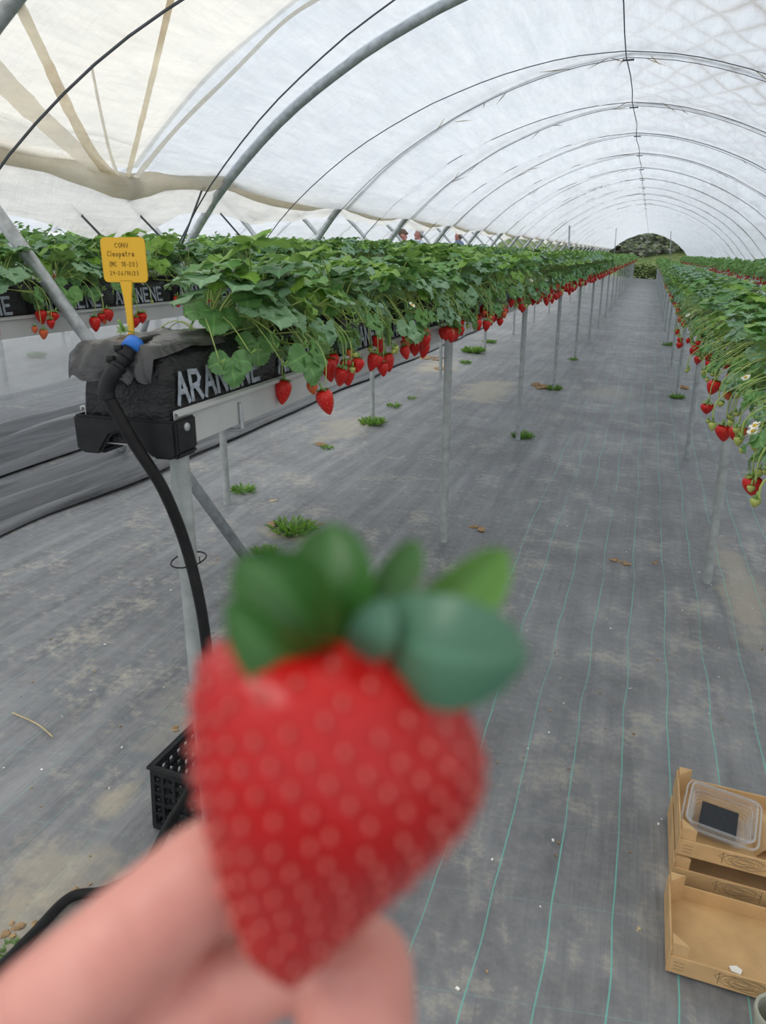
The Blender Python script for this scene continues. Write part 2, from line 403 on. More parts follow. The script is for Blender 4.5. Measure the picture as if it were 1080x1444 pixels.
def net_mat():
    t = NT('white_net')
    df = t.n('ShaderNodeBsdfDiffuse', {'Color': (.85, .87, .9, 1)}); tl = t.n('ShaderNodeBsdfTranslucent', {'Color': (.85, .87, .9, 1)})
    s = t.n('ShaderNodeMixShader', {0: .5, 1: df, 2: tl}); tp = t.n('ShaderNodeBsdfTransparent')
    f = t.math('ADD', t.math('MULTIPLY', t.noise(t.mapping(t.coord(), (1, 1, 4)), 2.2, 4), .55), .12)
    return t.done(t.n('ShaderNodeMixShader', {0: f, 1: tp, 2: s}))
M_NET = net_mat()

# ------------------------------------------------------------------ ground
def ground_z(x, y):
    z = gz(x)
    if -3.3 < x < 3.2 and 0 < y < 26:
        wl = min(1, max(0, (-x - .35) / .5)); wl = .3 + .7 * wl
        z += wl * (.020 * max(0, nz(x * 4.2 + y * .12, y * .22, 3.1)) + .004 * nz(x * 13 + y * .3, y * .7, 8.2)) - .003
    return z
xs = [-40, -25, -15, -10, -7, -5, -4.2, -3.6] + [-3.2 + .045 * i for i in range(143)] + [3.6, 4.4, 6, 9, 14, 25, 40]
ys = [-12, -6, -3, -1.5] + [-.6 + .2 * i for i in range(110)] + [22 + 2.0 * i for i in range(24)] + [75, 90, 120]
mb = MB()
mb.add([(x, y, ground_z(x, y)) for x in xs for y in ys],
       [(i * len(ys) + j, (i + 1) * len(ys) + j, (i + 1) * len(ys) + j + 1, i * len(ys) + j + 1) for i in range(len(xs) - 1) for j in range(len(ys) - 1)])
obj('floor', mb.mesh('floor', M_FABRIC), kind='structure', label='grey woven ground fabric with green guide threads and dust')

# loose black plastic lying in folds along the tunnel's left edge
def sheet(name, x0, x1, y0, y1, amp, seed, label):
    mb = MB()
    def fn(u, v):
        y = y0 + (y1 - y0) * v
        e0 = .05 * nz(y * 1.3, seed, 1); e1 = .06 * nz(y * 1.1, seed, 5)
        x = x0 + e0 + (x1 + e1 - x0 - e0) * u
        env = math.sin(PI * min(1, max(0, u))) ** .5
        r = abs(math.sin((u * 2.6 + .35 * nz(y * .5, seed, 2)) * PI))
        z = gz(x) + .018 + env * amp * (r ** 1.5 + .35 * nz(u * 9, y * 1.2, seed))
        return (x, y, z)
    mb.grid(fn, 44, 70)
    o = obj(name, mb.mesh(name, M_MULCH), label=label, cat='plastic sheet')
    return o
sheet('plastic_sheet', -3.62, -2.98, 1.6, 16, .05, 1.7, 'black plastic sheet lying in folds on the ground beside second row from aisle')
sheet('plastic_sheet', -4.7, -3.72, 2.2, 18, .075, 6.1, 'black wrinkled plastic sheet along the valley left of the tunnel, farther of two')

# ------------------------------------------------------------------ tunnel: hoops, film, ropes
XC = -.29
HP = [(-3.15, .1), (-3.02, .6), (-2.8, 1.15), (-2.46, 1.57), (-2.19, 1.89), (-1.78, 2.24), (-1.35, 2.5), (-1.07, 2.63), (-.77, 2.745), (-.38, 2.85), (0, 2.90)]
HALF = [(p.x, p.y) for p in spline([(a, b, 0) for a, b in HP], 6)]
FULL = HALF + [(-a, b) for a, b in HALF[::-1][1:]]
_len = [0]
for i in range(1, len(FULL)): _len.append(_len[-1] + math.dist(FULL[i], FULL[i - 1]))
def arc(s, off=0.0, xc=XC):
    """point on the hoop's curve at s in 0..1 (0 left foot, 1 right foot), moved outward by off"""
    d = min(max(s, 0), 1) * _len[-1]; i = 1
    while i < len(_len) - 1 and _len[i] < d: i += 1
    k = (d - _len[i - 1]) / (_len[i] - _len[i - 1])
    a, b = FULL[i - 1], FULL[i]
    tx, tz = b[0] - a[0], b[1] - a[1]; l = math.hypot(tx, tz)
    return xc + a[0] + (b[0] - a[0]) * k - tz / l * off, a[1] + (b[1] - a[1]) * k + tx / l * off
def s_at_z(z):
    for i in range(len(FULL)):
        if FULL[i][1] >= z: return _len[i] / _len[-1]
S_HEM = s_at_z(1.88); S_LOW = s_at_z(1.2)
HOOPS = [.25, 2.34, 4.45] + [4.45 + 1.95 * k for k in range(1, 27)]
def hoop_mesh(xc):
    mb = MB(); pts = []
    for k in range(61):
        x, z = arc(k / 60, 0, xc); pts.append((x, 0, z))
    zl, zr = gz(xc - 3.2), gz(xc + 3.2)
    pts[0] = (pts[0][0], 0, zl - .03); pts[-1] = (pts[-1][0], 0, zr - .03)
    mb.tube(pts, .0265, 10); return mb.mesh('hoop', M_GALV)
hm = hoop_mesh(XC)
for i, y in enumerate(HOOPS):
    lb = 'galvanised steel hoop arching over the tunnel, film stretched across it'
    gp = 'steel hoops carrying the film tunnel'
    if i == 0: lb, gp = 'galvanised steel hoop above the camera at the tunnel mouth', None
    if i == 1: lb, gp = 'galvanised hoop cutting the top left corner of the picture', None
    if i == 2: lb, gp = 'bare galvanised hoop nearest in full view, rising from the left foliage', None
    if 3 <= i <= 9: lb, gp = ('fourth', 'fifth', 'sixth', 'seventh', 'eighth', 'ninth', 'tenth')[i - 3] + ' steel hoop of the film tunnel, counted from the camera', 'steel hoops carrying the film tunnel'
    obj('tunnel_hoop', hm, loc=(0, y, 0), label=lb, cat='hoop', group=gp)
hm2 = hoop_mesh(XC - 6.42)
for y in HOOPS[1:20]:
    obj('tunnel_hoop', hm2, loc=(0, y + .12, 0), label='steel hoop of the neighbouring tunnel beyond the left hem', cat='hoop', group='hoops of the neighbouring tunnel')

ceil = obj('ceiling', None, kind='structure', label='translucent plastic film roof of the tunnel')
def film_panel(y0, y1, i, xc=XC, nv=9, s0=S_HEM, s1=1 - S_LOW, mat=None, parent=ceil, name='film_panel', off=0.0):
    nu = 72 if i < 10 else 40
    mb = MB()
    def fn(u, v):
        s = s0 + (s1 - s0) * u; y = y0 + (y1 - y0) * v
        sag = math.sin(PI * v)
        base = .034 if i < 2 else (.034 + (-.085) * v ** .5) if i == 2 else -.05 + .012 * nz(u * 9, i * 3.3, 1)
        o = base + off - .045 * sag + sag * (.03 * nz(u * 26 + v * 1.5, i * 1.7, v * 2) + .018 * nz(u * 60, i + v * 3, 4))
        x, z = arc(s, o, xc)
        return (x, y, z)
    mb.grid(fn, nu, nv)
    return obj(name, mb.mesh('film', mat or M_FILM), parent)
YB = 3.62                                                    # where the aged sheet ends
for i in range(len(HOOPS) - 1):
    y0, y1 = HOOPS[i], HOOPS[i + 1]
    if i == 0: film_panel(y0 - .6, y1, 0, mat=M_FILMY)
    elif i == 1:
        film_panel(y0, YB, 1, mat=M_FILMY)
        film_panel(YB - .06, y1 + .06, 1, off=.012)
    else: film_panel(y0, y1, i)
ceil2 = obj('ceiling', None, kind='structure', label='film roof of the neighbouring tunnel on the left')
for i in range(0, 24, 3):
    film_panel(HOOPS[i], HOOPS[min(i + 3, len(HOOPS) - 1)], 12, XC - 6.42, 12, s1=1 - s_at_z(2.45), parent=ceil2)

# stained pleats gathered to the knot, lying on the inner side of the aged sheet
def hitfilm(px, py, off=-.03):
    d = ray(px, py); t = 1.0
    while t < 70:
        P = CAM + d * t; dx = -abs(P.x - XC)
        if dx > HALF[0][0]:
            zz = np.interp(dx, [a for a, b in HALF], [b for a, b in HALF])
            if P.z > zz: return CAM + d * (t + off)
        else: return P
        t += .01
    return P
def pleat(pix, w0, w1, name='pleat', mat=None):
    pts = [hitfilm(*q) for q in pix]; pts = spline(pts, 6); mb = MB(); n = len(pts) - 1
    vs = []
    for i, p in enumerate(pts):
        t = (pts[min(i + 1, n)] - pts[max(i - 1, 0)]).normalized(); vd = (p - CAM).normalized()
        nrm = Vector((p.x - XC, 0, 1.2)).normalized(); b = t.cross(nrm).normalized(); w_ = w0 + (w1 - w0) * i / n
        w_ *= 1 + .3 * nz(i * .8, w0 * 90, 2)
        for k in (-1, -.35, .35, 1): vs.append(p + b * w_ * k - nrm * (.012 * (1 - abs(k))))
    mb.add(vs, [(i * 4 + k, (i + 1) * 4 + k, (i + 1) * 4 + k + 1, i * 4 + k + 1) for i in range(n) for k in range(3)])
    return obj(name, mb.mesh(name, mat or M_PLEAT), ceil)
pleat([(24, 0), (60, 75), (95, 150), (130, 215), (165, 258)], .020, .026)
pleat([(243, -10), (222, 80), (200, 170), (178, 258)], .022, .022)
pleat([(-20, 90), (40, 150), (100, 205), (160, 258)], .045, .03, mat=M_FILMB)
pleat([(128, 90), (140, 150), (155, 215), (170, 258)], .004, .012, mat=M_FILMB)
pleat([(455, -6), (400, 30), (330, 100), (250, 180), (190, 252)], .018, .022, mat=M_FILMB)

# rolled hem and skirt along each side
def hem(side):
    sgn = -1 if side == 'left' else 1
    for i in range(1, len(HOOPS) - 1):
        y0, y1 = HOOPS[i], HOOPS[i + 1]; n = 14
        if side == 'right' and i < 3: continue
        pts = []; sk = []
        for k in range(n + 1):
            v = k / n; y = y0 + (y1 - y0) * v; sag = math.sin(PI * v)
            knot = math.exp(-((y - 3.5) / .25) ** 2) if side == 'left' else 0
            x, z = arc(S_HEM, .03); z -= .06 * sag + .05 * knot - .015
            x -= .0
            if side == 'right': x = 2 * XC - x
            jit = .012 * nz(y * 3, i, 2)
            pts.append((x, y, z, .03 + .014 * nz(y * 2.2, i, 7) + .014 * sag)); sk.append((x, y, z))
        mb = MB()
        def fn(u, v):
            k = min(n, int(round(v * n))); x, y, z, r = pts[k]; a = u * 2 * PI
            rr = r * (1 + .25 * nz(math.cos(a) * 2, y * 5, i))
            return (x + sgn * -.0 + math.cos(a) * rr * .8, y, z + math.sin(a) * rr * 1.35)
        mb.grid(fn, 12, n)
        obj('rolled_hem', mb.mesh('hem', M_FILMB), ceil)
        mb = MB()
        drop = [.13, .27, .12, .15][i % 4] * (1.0 if side == 'left' else .7)
        def fs(u, v):
            k = min(n, int(round(v * n))); x, y, z = sk[k]
            d = u * (1 if side == 'left' else .7) * ((.15 if y < 6.5 else .085) + (.12 if y < 6.5 else .05) * nz(y * .55, 3.3, 9) + .05 * nz(y * 2.1, 1, 4) + (.10 if y < 4.2 else 0) * min(1, (4.2 - y) * 2))
            return (x + sgn * (.10 * u + .02 * nz(y * 3.5, u * 3, 2) * (1 + u)), y, z - d)
        mb.grid(fs, 7, n)
        obj('film_skirt', mb.mesh('skirt', M_FILMS), ceil)
hem('left')
# little gathers of the film along the ropes
rg = random.Random(12)
for k in range(34):
    y = HOOPS[3 + int(rg.random() ** 1.5 * 5)]; sA = rg.uniform(S_HEM + .06, 1 - S_HEM - .1); dy = rg.choice((-.2, -.05, .03)) - .9 * max(0, .36 - sA)
    l = rg.uniform(.10, .30); sg = rg.choice((-1, 1)) * rg.uniform(.2, 1.2); pts = []
    for q in range(5):
        x_, z_ = arc(sA + (q / 4 - .5) * .02 * sg, -.07); pts.append(Vector((x_, y + dy + l * (q / 4), z_)))
    mb = MB(); mb.tube(pts, [.001, .0028, .0036, .0022, .001], 5)
    obj('film_gather', mb.mesh('gather', M_PLEAT), ceil)
# knot where the aged sheet is tied down
kp = hitfilm(176, 268)
mb = MB()
mb.lathe([(.002, .075), (.05, .06), (.03, .02), (.016, 0), (.022, -.012), (.017, -.03), (.004, -.04)], 12, Matrix.Translation(kp))
obj('film_knot', mb.mesh('knot', plain('knot_film', (.34, .31, .25), .6, 0, .4, 60)), ceil)

# tie-down ropes over the film
def rope(name, fn, label, group=None, r=.0045, n=40):
    mb = MB(); mb.tube([fn(k / n) for k in range(n + 1)], r, 5)
    return obj(name, mb.mesh(name, M_ROPE), label=label, cat='rope', group=group)
def arcrope(yl, ya, yr, off=-.085):
    def f(t):
        s = S_HEM - .09 + (1 - 2 * S_HEM + .18) * t
        x, z = arc(s, off)
        y = yl + (ya - yl) * (t * 2) ** 1.6 if t < .5 else ya + (yr - ya) * ((t - .5) * 2)
        return (x, y, z)
    return f
rope('tie_rope', arcrope(2.6, 3.5, 2.9, -.03), 'dark rope crossing the yellowed film at the upper left', r=.006)
rope('tie_rope', arcrope(4.3, 3.75, 3.6, -.03), 'thin dark rope over the film just before the nearest bare hoop', r=.0045)
for k, y in enumerate(HOOPS[3:13]):
    rope('tie_rope', arcrope(y - 1.2, y - .22, y - .35), 'thin rope arching under the film roof between two hoops', 'ropes arching across the film roof', r=.0034)
    if k < 4: rope('tie_rope', arcrope(y - .18, y + .02, y - .06, -.075), 'thin rope arching under the film roof between two hoops', 'ropes arching across the film roof', r=.0024)
def ridge(t): return (XC + .01 * math.sin(t * 160), .2 + t * 54.5, 2.80 + .01 * math.sin(t * 90))
rope('ridge_wire', ridge, 'dark wire running along the ridge under the film', r=.0042, n=90)
for i, (a, b) in enumerate([((100, 288), (148, 338)), ((184, 290), (240, 348)), ((310, 300), (345, 340)), ((287, 262), (255, 348))]):
    A = hitfilm(*a, off=-.02); B = onY(b[0], b[1], A.y + .05)
    rope('guy_rope', lambda t, A=A, B=B: A + (B - A) * t, ['dark guy rope slanting down left of the yellow tag', 'dark guy rope slanting down right of the film knot',
         'guy rope slanting down right of the nearest bare hoop', 'guy rope beside the nearest bare hoop running to foliage'][i], r=.006, n=4)
# small metal clips at the ridge
for k, y in enumerate(HOOPS[3:14]):
    mb = MB(); mb.box(-.04, .04, -.008, .008, -.005, .005)
    obj('ridge_clip', mb.mesh('clip', M_ROPE), loc=(XC, y, 2.805), label='small dark clip where ridge wire meets a hoop', cat='clip', group='clips along the ridge wire')

# brace from the corner hoop down to the ground
mb = MB(); mb.tube([(-2.45, 2.34, 1.95), (-1.745, 3.18, gz(-1.745) - .03)], .0265, 14)
obj('brace_pipe', mb.mesh('brace', M_GALV), label='slanting galvanised pipe brace behind the yellow tag', cat='pipe')
# legs of the neighbouring tunnel's hoops are part of them; low net on the far side
mb = MB(); mb.grid(lambda u, v: (-3.55 + .03 * nz(v * 9, u, 1), 2.2 + 8 * v, gz(-3.5) + .62 - .06 * math.sin(v * 9) + (.42 + .05 * math.sin(v * 9)) * u), 4, 50)
obj('white_net', mb.mesh('net', M_NET), label='sheer white net hanging below the second row gutter', cat='net')

# ------------------------------------------------------------------ leaves, fruit, plants: shared meshes
def leaflet(mb, M, L, W, fold, droop, n=14, cols=2, mi=0, serr=.045):
    vs = []; uvs = []
    for i in range(n + 1):
        u = i / n
        wd = W * (math.sin(PI * min(1, u ** 1.12 * .99 + .004)) ** .52)
        if 0 < i < n: wd *= 1 + serr * (1 if i % 2 else -1)
        for c in range(-cols, cols + 1):
            k = c / cols
            x = u * L - (.04 * L * abs(k) if i == n else 0) + (.02 * L * abs(k) * (1 if i % 2 else -1) if n > 8 else 0)
            z = abs(k) * wd * fold - (k * wd) ** 2 * 4.0 - droop * L * u * u + .004 * math.sin(u * 11 + c)
            vs.append(M @ Vector((x, k * wd, z))); uvs.append((u, k))
    m = 2 * cols + 1
    mb.add(vs, [(i * m + c, (i + 1) * m + c, (i + 1) * m + c + 1, i * m + c + 1) for i in range(n) for c in range(m - 1)], mi, uvs)
def leaf(mb, M, reach, h, L, tilt, rnd, lo=False, mi=0, mst=1):
    """one strawberry leaf: a petiole from the origin and three leaflets at its end"""
    P = [Vector((0, 0, 0)), Vector((reach * .3, 0, h * .45)), Vector((reach * .7, 0, h * .85)), Vector((reach, 0, h))]
    if not lo: mb.tube([M @ q for q in spline(P, 2)], .0017, 5, mst)
    else: mb.tube([M @ P[0], M @ P[3]], .0016, 3, mst)
    n, c = (18, 2) if not lo else (6, 1)
    B = M @ Matrix.Translation(P[3]) @ Matrix.Rotation(tilt, 4, 'Y') @ Matrix.Rotation(rnd.uniform(-.3, .3), 4, 'X')
    for a, s in ((0, 1), (1.35, .93), (-1.35, .93)):
        A = B @ Matrix.Rotation(a, 4, 'Z') @ Matrix.Rotation(rnd.uniform(-.12, .12), 4, 'Y')
        leaflet(mb, A, L * s, L * s * .47, rnd.uniform(.10, .42), rnd.uniform(.05, .38), n, c, mi)
rl = random.Random(3)
LEAVES = {}
for cls, (rr, hh, LL, tt) in dict(high=((.02, .10), (.105, .18), (.066, .090), (-.9, .35)), mid=((.07, .15), (.07, .145), (.066, .090), (-.5, .7)), low=((.10, .17), (-.02, .06), (.055, .072), (.4, 1.15)), droop=((.14, .20), (-.08, .0), (.050, .070), (.8, 1.35))).items():
    LEAVES[cls] = []
    for k in range(9):
        mb = MB(); leaf(mb, Matrix(), rl.uniform(*rr), rl.uniform(*hh), rl.uniform(*LL), rl.uniform(*tt), rl)
        mat = (M_LEAFD, M_LEAFB, M_LEAFD, M_LEAFB, M_LEAFY, M_LEAFD, M_LEAFY, M_LEAFB, M_LEAFD)[k] if cls in ('high', 'mid') else (M_LEAFD, M_LEAFB, M_LEAFD)[k % 3]
        LEAVES[cls].append(mb.mesh('leaf', [mat, M_STALK], True, False))
def berry(mb, L, R, M=None, seg=14, mi=0, blunt=0.0):
    pr = [(.12, 0), (.62, .02), (.9, .12), (1, .27), (.93, .45), (.78, .62), (.56, .78), (.32, .91), (.12, .98), (.01, 1)]
    vs = []
    for (r, z) in pr:
        for k in range(seg):
            a = 2 * PI * k / seg; q = Vector((r * R * math.cos(a), r * R * math.sin(a) * (1 - .08 * blunt), -z * L)); vs.append(M @ q if M else q)
    mb.add(vs, [(i * seg + k, i * seg + (k + 1) % seg, (i + 1) * seg + (k + 1) % seg, (i + 1) * seg + k) for i in range(len(pr) - 1) for k in range(seg)], mi)
def calyx_mesh(R, rnd):
    mb = MB()
    for k in range(9):
        a = 2 * PI * k / 9 + rnd.uniform(-.1, .1); up = rnd.uniform(-.25, .75); l = R * rnd.uniform(.85, 1.2); wv = R * .24
        d = Vector((math.cos(a), math.sin(a), 0)); s = Vector((-math.sin(a), math.cos(a), 0))
        p0 = d * R * .1; p1 = d * l * .5 + Vector((0, 0, .12 * R)); p2 = d * l + Vector((0, 0, up * R * .6))
        mb.add([p0, p1 + s * wv, p2, p1 - s * wv], [(0, 1, 2), (0, 2, 3)], 0, [(0, 0), (.5, 1), (1, 0), (.5, -1)])
    mb.tube([(0, 0, -.001), (0, 0, .014)], .0022, 5)
    return mb.mesh('calyx', M_CALYX, True, False)
BERRY = {}
for k, (mat, Ls) in dict(red=(M_RED, ((.040, .0165), (.046, .018), (.034, .0155), (.05, .0175))), orange=(M_ORANGE, ((.034, .0145), (.028, .0125))), green=(M_GREENB, ((.026, .0105), (.021, .0095), (.017, .0085)))).items():
    BERRY[k] = []
    for (L, R) in Ls:
        mb = MB(); berry(mb, L, R); BERRY[k].append((mb.mesh('berry', mat), calyx_mesh(R * 1.08, rl)))
STALKS = []
for k in range(8):
    r = .125 + rl.uniform(0, .05); dz = rl.uniform(-.165, -.085)
    sw = rl.uniform(-.05, .05)
    P = spline([(0, 0, .0), (r * .45, sw * .4, .035 + rl.uniform(-.02, .03)), (r * .9, sw, .0), (r + .014, sw * 1.3, dz * .45), (r + .016, sw * 1.25, dz)], 4)
    mb = MB(); mb.tube(P, .0015, 5)
    STALKS.append((mb.mesh('stalk', M_STALK, True, False), P[-1]))
TWIGS = []
for k in range(5):
    r = rl.uniform(.13, .19)
    P = spline([(0, 0, 0), (r * .5, 0, .06), (r, rl.uniform(-.03, .03), rl.uniform(-.06, .05))], 4)
    mb = MB(); mb.tube(P, .0012, 4); TWIGS.append((mb.mesh('twig', M_STALK, True, False), P[-1]))
def flower_mesh():
    mb = MB()
    for k in range(5):
        a = 2 * PI * k / 5; d = Vector((math.cos(a), math.sin(a), 0)); s = Vector((-math.sin(a), math.cos(a), 0))
        mb.add([d * .003, d * .008 + s * .0065, d * .0145 + s * .004 + Vector((0, 0, .002)), d * .0145 - s * .004 + Vector((0, 0, .002)), d * .008 - s * .0065], [(0, 1, 2, 3, 4)])
    mb.lathe([(.0055, 0), (.005, .003), (.001, .0045)], 10, None, 1)
    return mb.mesh('flower', [M_PETAL, M_STAMEN], True, False)
FLOWER = flower_mesh()
BUD = calyx_mesh(.010, rl)

def near_plant(x, y, z, side, label, group, rnd, nleaf=17, nfruit=3, both=False, reach=1.0, flower=False, greens=.25, ndroop=0, big=1.3, fan=False, xrow=0, zs=1.0):
    t = thing('strawberry_plant', label, 'plant', (x, y, z), (0, 0, 0), group)
    a0 = rnd.uniform(0, 6)
    for k in range(nleaf):
        cls = 'high' if k < nleaf * .40 else 'mid' if k < nleaf * .78 else 'low'
        a = a0 + k * 2.4 + rnd.uniform(-.3, .3); s = rnd.uniform(.86, 1.2)
        if fan: a = -1.25 + 2.9 * ((k * .618) % 1)
        obj('leaf', rnd.choice(LEAVES[cls]), t, (rnd.uniform(-.02, .02), rnd.uniform(-.03, .03), 0), (rnd.uniform(-.12, .12), rnd.uniform(-.12, .12), a), s)
    for q in range(ndroop):
        obj('leaf', rnd.choice(LEAVES['droop']), t, (0, rnd.uniform(-.05, .05), 0), (0, 0, (0 if side > 0 else PI) + rnd.uniform(-.7, .7)), rnd.uniform(.85, 1.1))
    xo = x - xrow
    sides = [side] * nfruit + ([-side] * 2 if both else [])
    for sd_ in sides:
        me, end = rnd.choice(STALKS); ang = (0 if sd_ > 0 else PI) + rnd.uniform(-.5, .5); s = max(rnd.uniform(.85, 1.1) * reach, (.148 - xo * sd_) / end.x)
        R = Matrix.Rotation(ang, 4, 'Z')
        obj('fruit_stalk', me, t, (0, 0, 0), (0, 0, ang), (s, s, rnd.uniform(.85, 1.1)))
        p = R @ Vector((end.x * s, end.y * s, end.z))
        n = 1 if rnd.random() < .5 else 2
        for q in range(n):
            kind = 'green' if rnd.random() < greens else 'orange' if rnd.random() < .16 else 'red'
            bm_, cm = rnd.choice(BERRY[kind]); sb = rnd.uniform(.8, 1.12) * big * (.85 if kind == 'green' else 1)
            b = obj('strawberry', bm_, t, p + Vector((rnd.uniform(-.012, .012), q * rnd.choice((-1, 1)) * .034, rnd.uniform(-.01, .01) + q * .012)), (rnd.uniform(-.3, .3), rnd.uniform(-.25, .25), rnd.uniform(0, 6)), sb)
            if kind != 'red': b['label'] = 'unripe green strawberry' if kind == 'green' else 'half ripe orange strawberry'
            obj('calyx', cm, b)
    for q in range(5):
        me, end = rnd.choice(TWIGS); ang = (0 if side > 0 else PI) + rnd.uniform(-1.1, 1.1)
        obj('flower_stalk', me, t, (0, 0, 0), (0, 0, ang), (reach, 1, 1))
        p = Matrix.Rotation(ang, 4, 'Z') @ Vector((end.x * reach, end.y, end.z))
        if rnd.random() < .12: obj('flower', FLOWER, t, p, (rnd.uniform(-.5, .5), .7 * side, 0))
        else: obj('bud', BUD, t, p, (rnd.uniform(-.5, .5), rnd.uniform(0, 1) * side, 0), rnd.uniform(.8, 1.3))
    t.scale = (1, 1, zs)
    return t

# mid-distance plants: one foliage mesh and one fruit mesh each, shared
def mid_meshes(side, reach, red, seed):
    rnd = random.Random(seed); mb = MB()
    for k in range(18):
        a = k * 2.4 + rnd.uniform(-.3, .3); c = k / 18
        r, h, tl = ((rnd.uniform(.02, .10), rnd.uniform(.14, .22), rnd.uniform(-.3, .3)) if c < .4 else (rnd.uniform(.07, .15), rnd.uniform(.1, .2), rnd.uniform(0, .6)) if c < .75 else (rnd.uniform(.11, .18), rnd.uniform(-.02, .08), rnd.uniform(.5, 1.1)))
        leaf(mb, Matrix.Translation((rnd.uniform(-.02, .02), rnd.uniform(-.03, .03), 0)) @ Matrix.Rotation(a, 4, 'Z'), r, h, rnd.uniform(.058, .080), tl, rnd, True, (0, 1, 2)[k % 3], 3)
    for k in range(5):
        leaf(mb, Matrix.Translation((0, rnd.uniform(-.06, .06), 0)) @ Matrix.Rotation((0 if side > 0 else PI) + rnd.uniform(-.8, .8), 4, 'Z'), rnd.uniform(.14, .2) * reach, rnd.uniform(-.05, .03), rnd.uniform(.05, .068), rnd.uniform(.8, 1.3), rnd, True, k % 2, 3)
    f = mb.mesh('foliage', [M_LEAFD, M_LEAFB, M_LEAFY, M_STALK], True, False)
    mb = MB()
    for k in range(5):
        x = side * reach * rnd.uniform(.145, .185); y = rnd.uniform(-.08, .08); z = rnd.uniform(-.17, -.06)
        mb.tube([(0, 0, 0), (x * .7, y, .02), (x, y, -.03), (x, y, z)], .0016, 3, 2)
        berry(mb, rnd.uniform(.04, .055), .02, Matrix.Translation((x, y, z)), 8, 0 if rnd.random() < red else 1)
    for k in range(9):
        x = side * reach * rnd.uniform(.06, .17); y = rnd.uniform(-.08, .08); z = rnd.uniform(-.1, .05)
        mb.tube([(0, 0, 0), (x, y, z)], .0014, 3, 2)
    g = mb.mesh('fruit', [M_RED, M_GREENB, M_STALK], True, False)
    return f, g
MID = {}
def mid_plant(x, y, z, side, reach, red, label, group, rnd, zs=1.0):
    key = (side, reach, red)
    if key not in MID: MID[key] = [mid_meshes(side, reach, red, 50 + k + int(red * 10)) for k in range(6)]
    f, g = rnd.choice(MID[key])
    t = thing('strawberry_plant', label, 'plant', (x, y, z), (0, 0, 0), group)
    obj('foliage', f, t, None, (0, 0, rnd.uniform(-.3, .3)), rnd.uniform(.9, 1.12))
    obj('fruit_truss', g, t)
    t.scale = (1, 1, zs)
def far_row(xc, y0, y1, ztop, side, red, label, seed, dens=34, fruit=12):
    rnd = random.Random(seed); mb = MB(); n = int((y1 - y0) * dens * 4)
    for k in range(n):
        y = rnd.uniform(y0, y1); a = rnd.uniform(0, 2 * PI); rr = math.sqrt(rnd.random())
        x = xc + rr * .23 * math.cos(a); z = ztop + rnd.uniform(-.08, .225) * (1 - .5 * rr * rr) - .06 * rr
        s = rnd.uniform(.04, .065)
        M = Matrix.Translation((x, y, z)) @ Matrix.Rotation(rnd.uniform(0, 6.28), 4, 'Z') @ Matrix.Rotation(rnd.uniform(-.5, .9), 4, 'Y') @ Matrix.Rotation(rnd.uniform(-.5, .5), 4, 'X')
        mb.add([M @ Vector(q) for q in ((-s, 0, 0), (0, -s * .8, .012), (s, 0, -.01), (0, s * .8, .012))], [(0, 1, 2), (0, 2, 3)], rnd.choice((0, 0, 1)), [(0, 0), (.5, -1), (1, 0), (.5, 1)])
    for k in range(int((y1 - y0) * fruit)):
        x = xc + side * rnd.uniform(.14, .20); y = rnd.uniform(y0, y1); z = ztop - rnd.uniform(.04, .18)
        berry(mb, .042, .018, Matrix.Translation((x, y, z)), 5, 2 if rnd.random() < red else 3)
    obj('strawberry_row', mb.mesh('row', [M_LEAFF, M_LEAFD, M_RED, M_GREENB], True, False), label=label, cat='plants', kind='stuff')

# ------------------------------------------------------------------ gutter rows
GUT_H = 1.115
def gutter_row(name_label, xc, y0, y1, posts, post_x, near=False, bags=0, dz=0.0):
    zb = gz(post_x) + GUT_H + dz
    t = thing('gutter_bench', name_label, 'gutter', (xc, y0, gz(xc)))
    def L(p): return Vector(p) - Vector((xc, y0, gz(xc)))
    # trough: thin bent channel with rolled lips
    w_, h = .110, .078
    prof = [(-w_ - .012, h - .008), (-w_ - .012, h), (-w_, h + .003), (-w_ + .002, h), (-w_ + .002, .003), (w_ - .002, .003), (w_ - .002, h), (w_, h + .003), (w_ + .012, h), (w_ + .012, h - .008), (w_ + .009, h - .008), (w_ + .009, h - .003), (w_ + .002, h - .002), (w_, h - .006), (w_, 0), (-w_, 0), (-w_, h - .006), (-w_ - .002, h - .002), (-w_ - .009, h - .003), (-w_ - .009, h - .008)]
    mb = MB(); mb.prism([(x + xc, z + zb) for x, z in prof], 'Y', y0, y1)
    mb.v = [tuple(L(v)) for v in mb.v]
    obj('trough', mb.mesh('trough', M_GUTTER, False), t)
    for (px_, py_) in posts:
        mb = MB(); mb.tube([(0, 0, gz(px_) - .04), (0, 0, zb - .001)], .0215, 14)
        obj('post', autosmooth(mb.mesh('post', M_POST)), t, L((px_, py_, 0)))
    if near:
        for k in range(4):
            yk = y0 + .22 + 1.2 * k
            mb = MB()
            mb.tube(spline([(w_ + .004, 0, .052), (w_ + .006, 0, .0), (w_ + .006, 0, -.012), (w_ - .01, 0, -.016), (w_ - .05, 0, -.014)], 4), .005, 8)
            obj('hook', mb.mesh('hook', M_GALV), t, L((xc, yk + .05, zb)))
    return t, zb
ROWS = []
postY1 = [1.39, 3.86, 6.48, 9.2, 12.0, 14.95] + [17.75 + 2.8 * k for k in range(13)]
def put(t, name, me, world): return obj(name, me, t, Vector(world) - t.location)
r1, zb1 = gutter_row('white metal gutter on grey posts left of the aisle, near end capped black', -1.007, 1.345, 54, [(-.927, y + (.005 if i == 0 else 0)) for i, y in enumerate(postY1)], -.927, True)
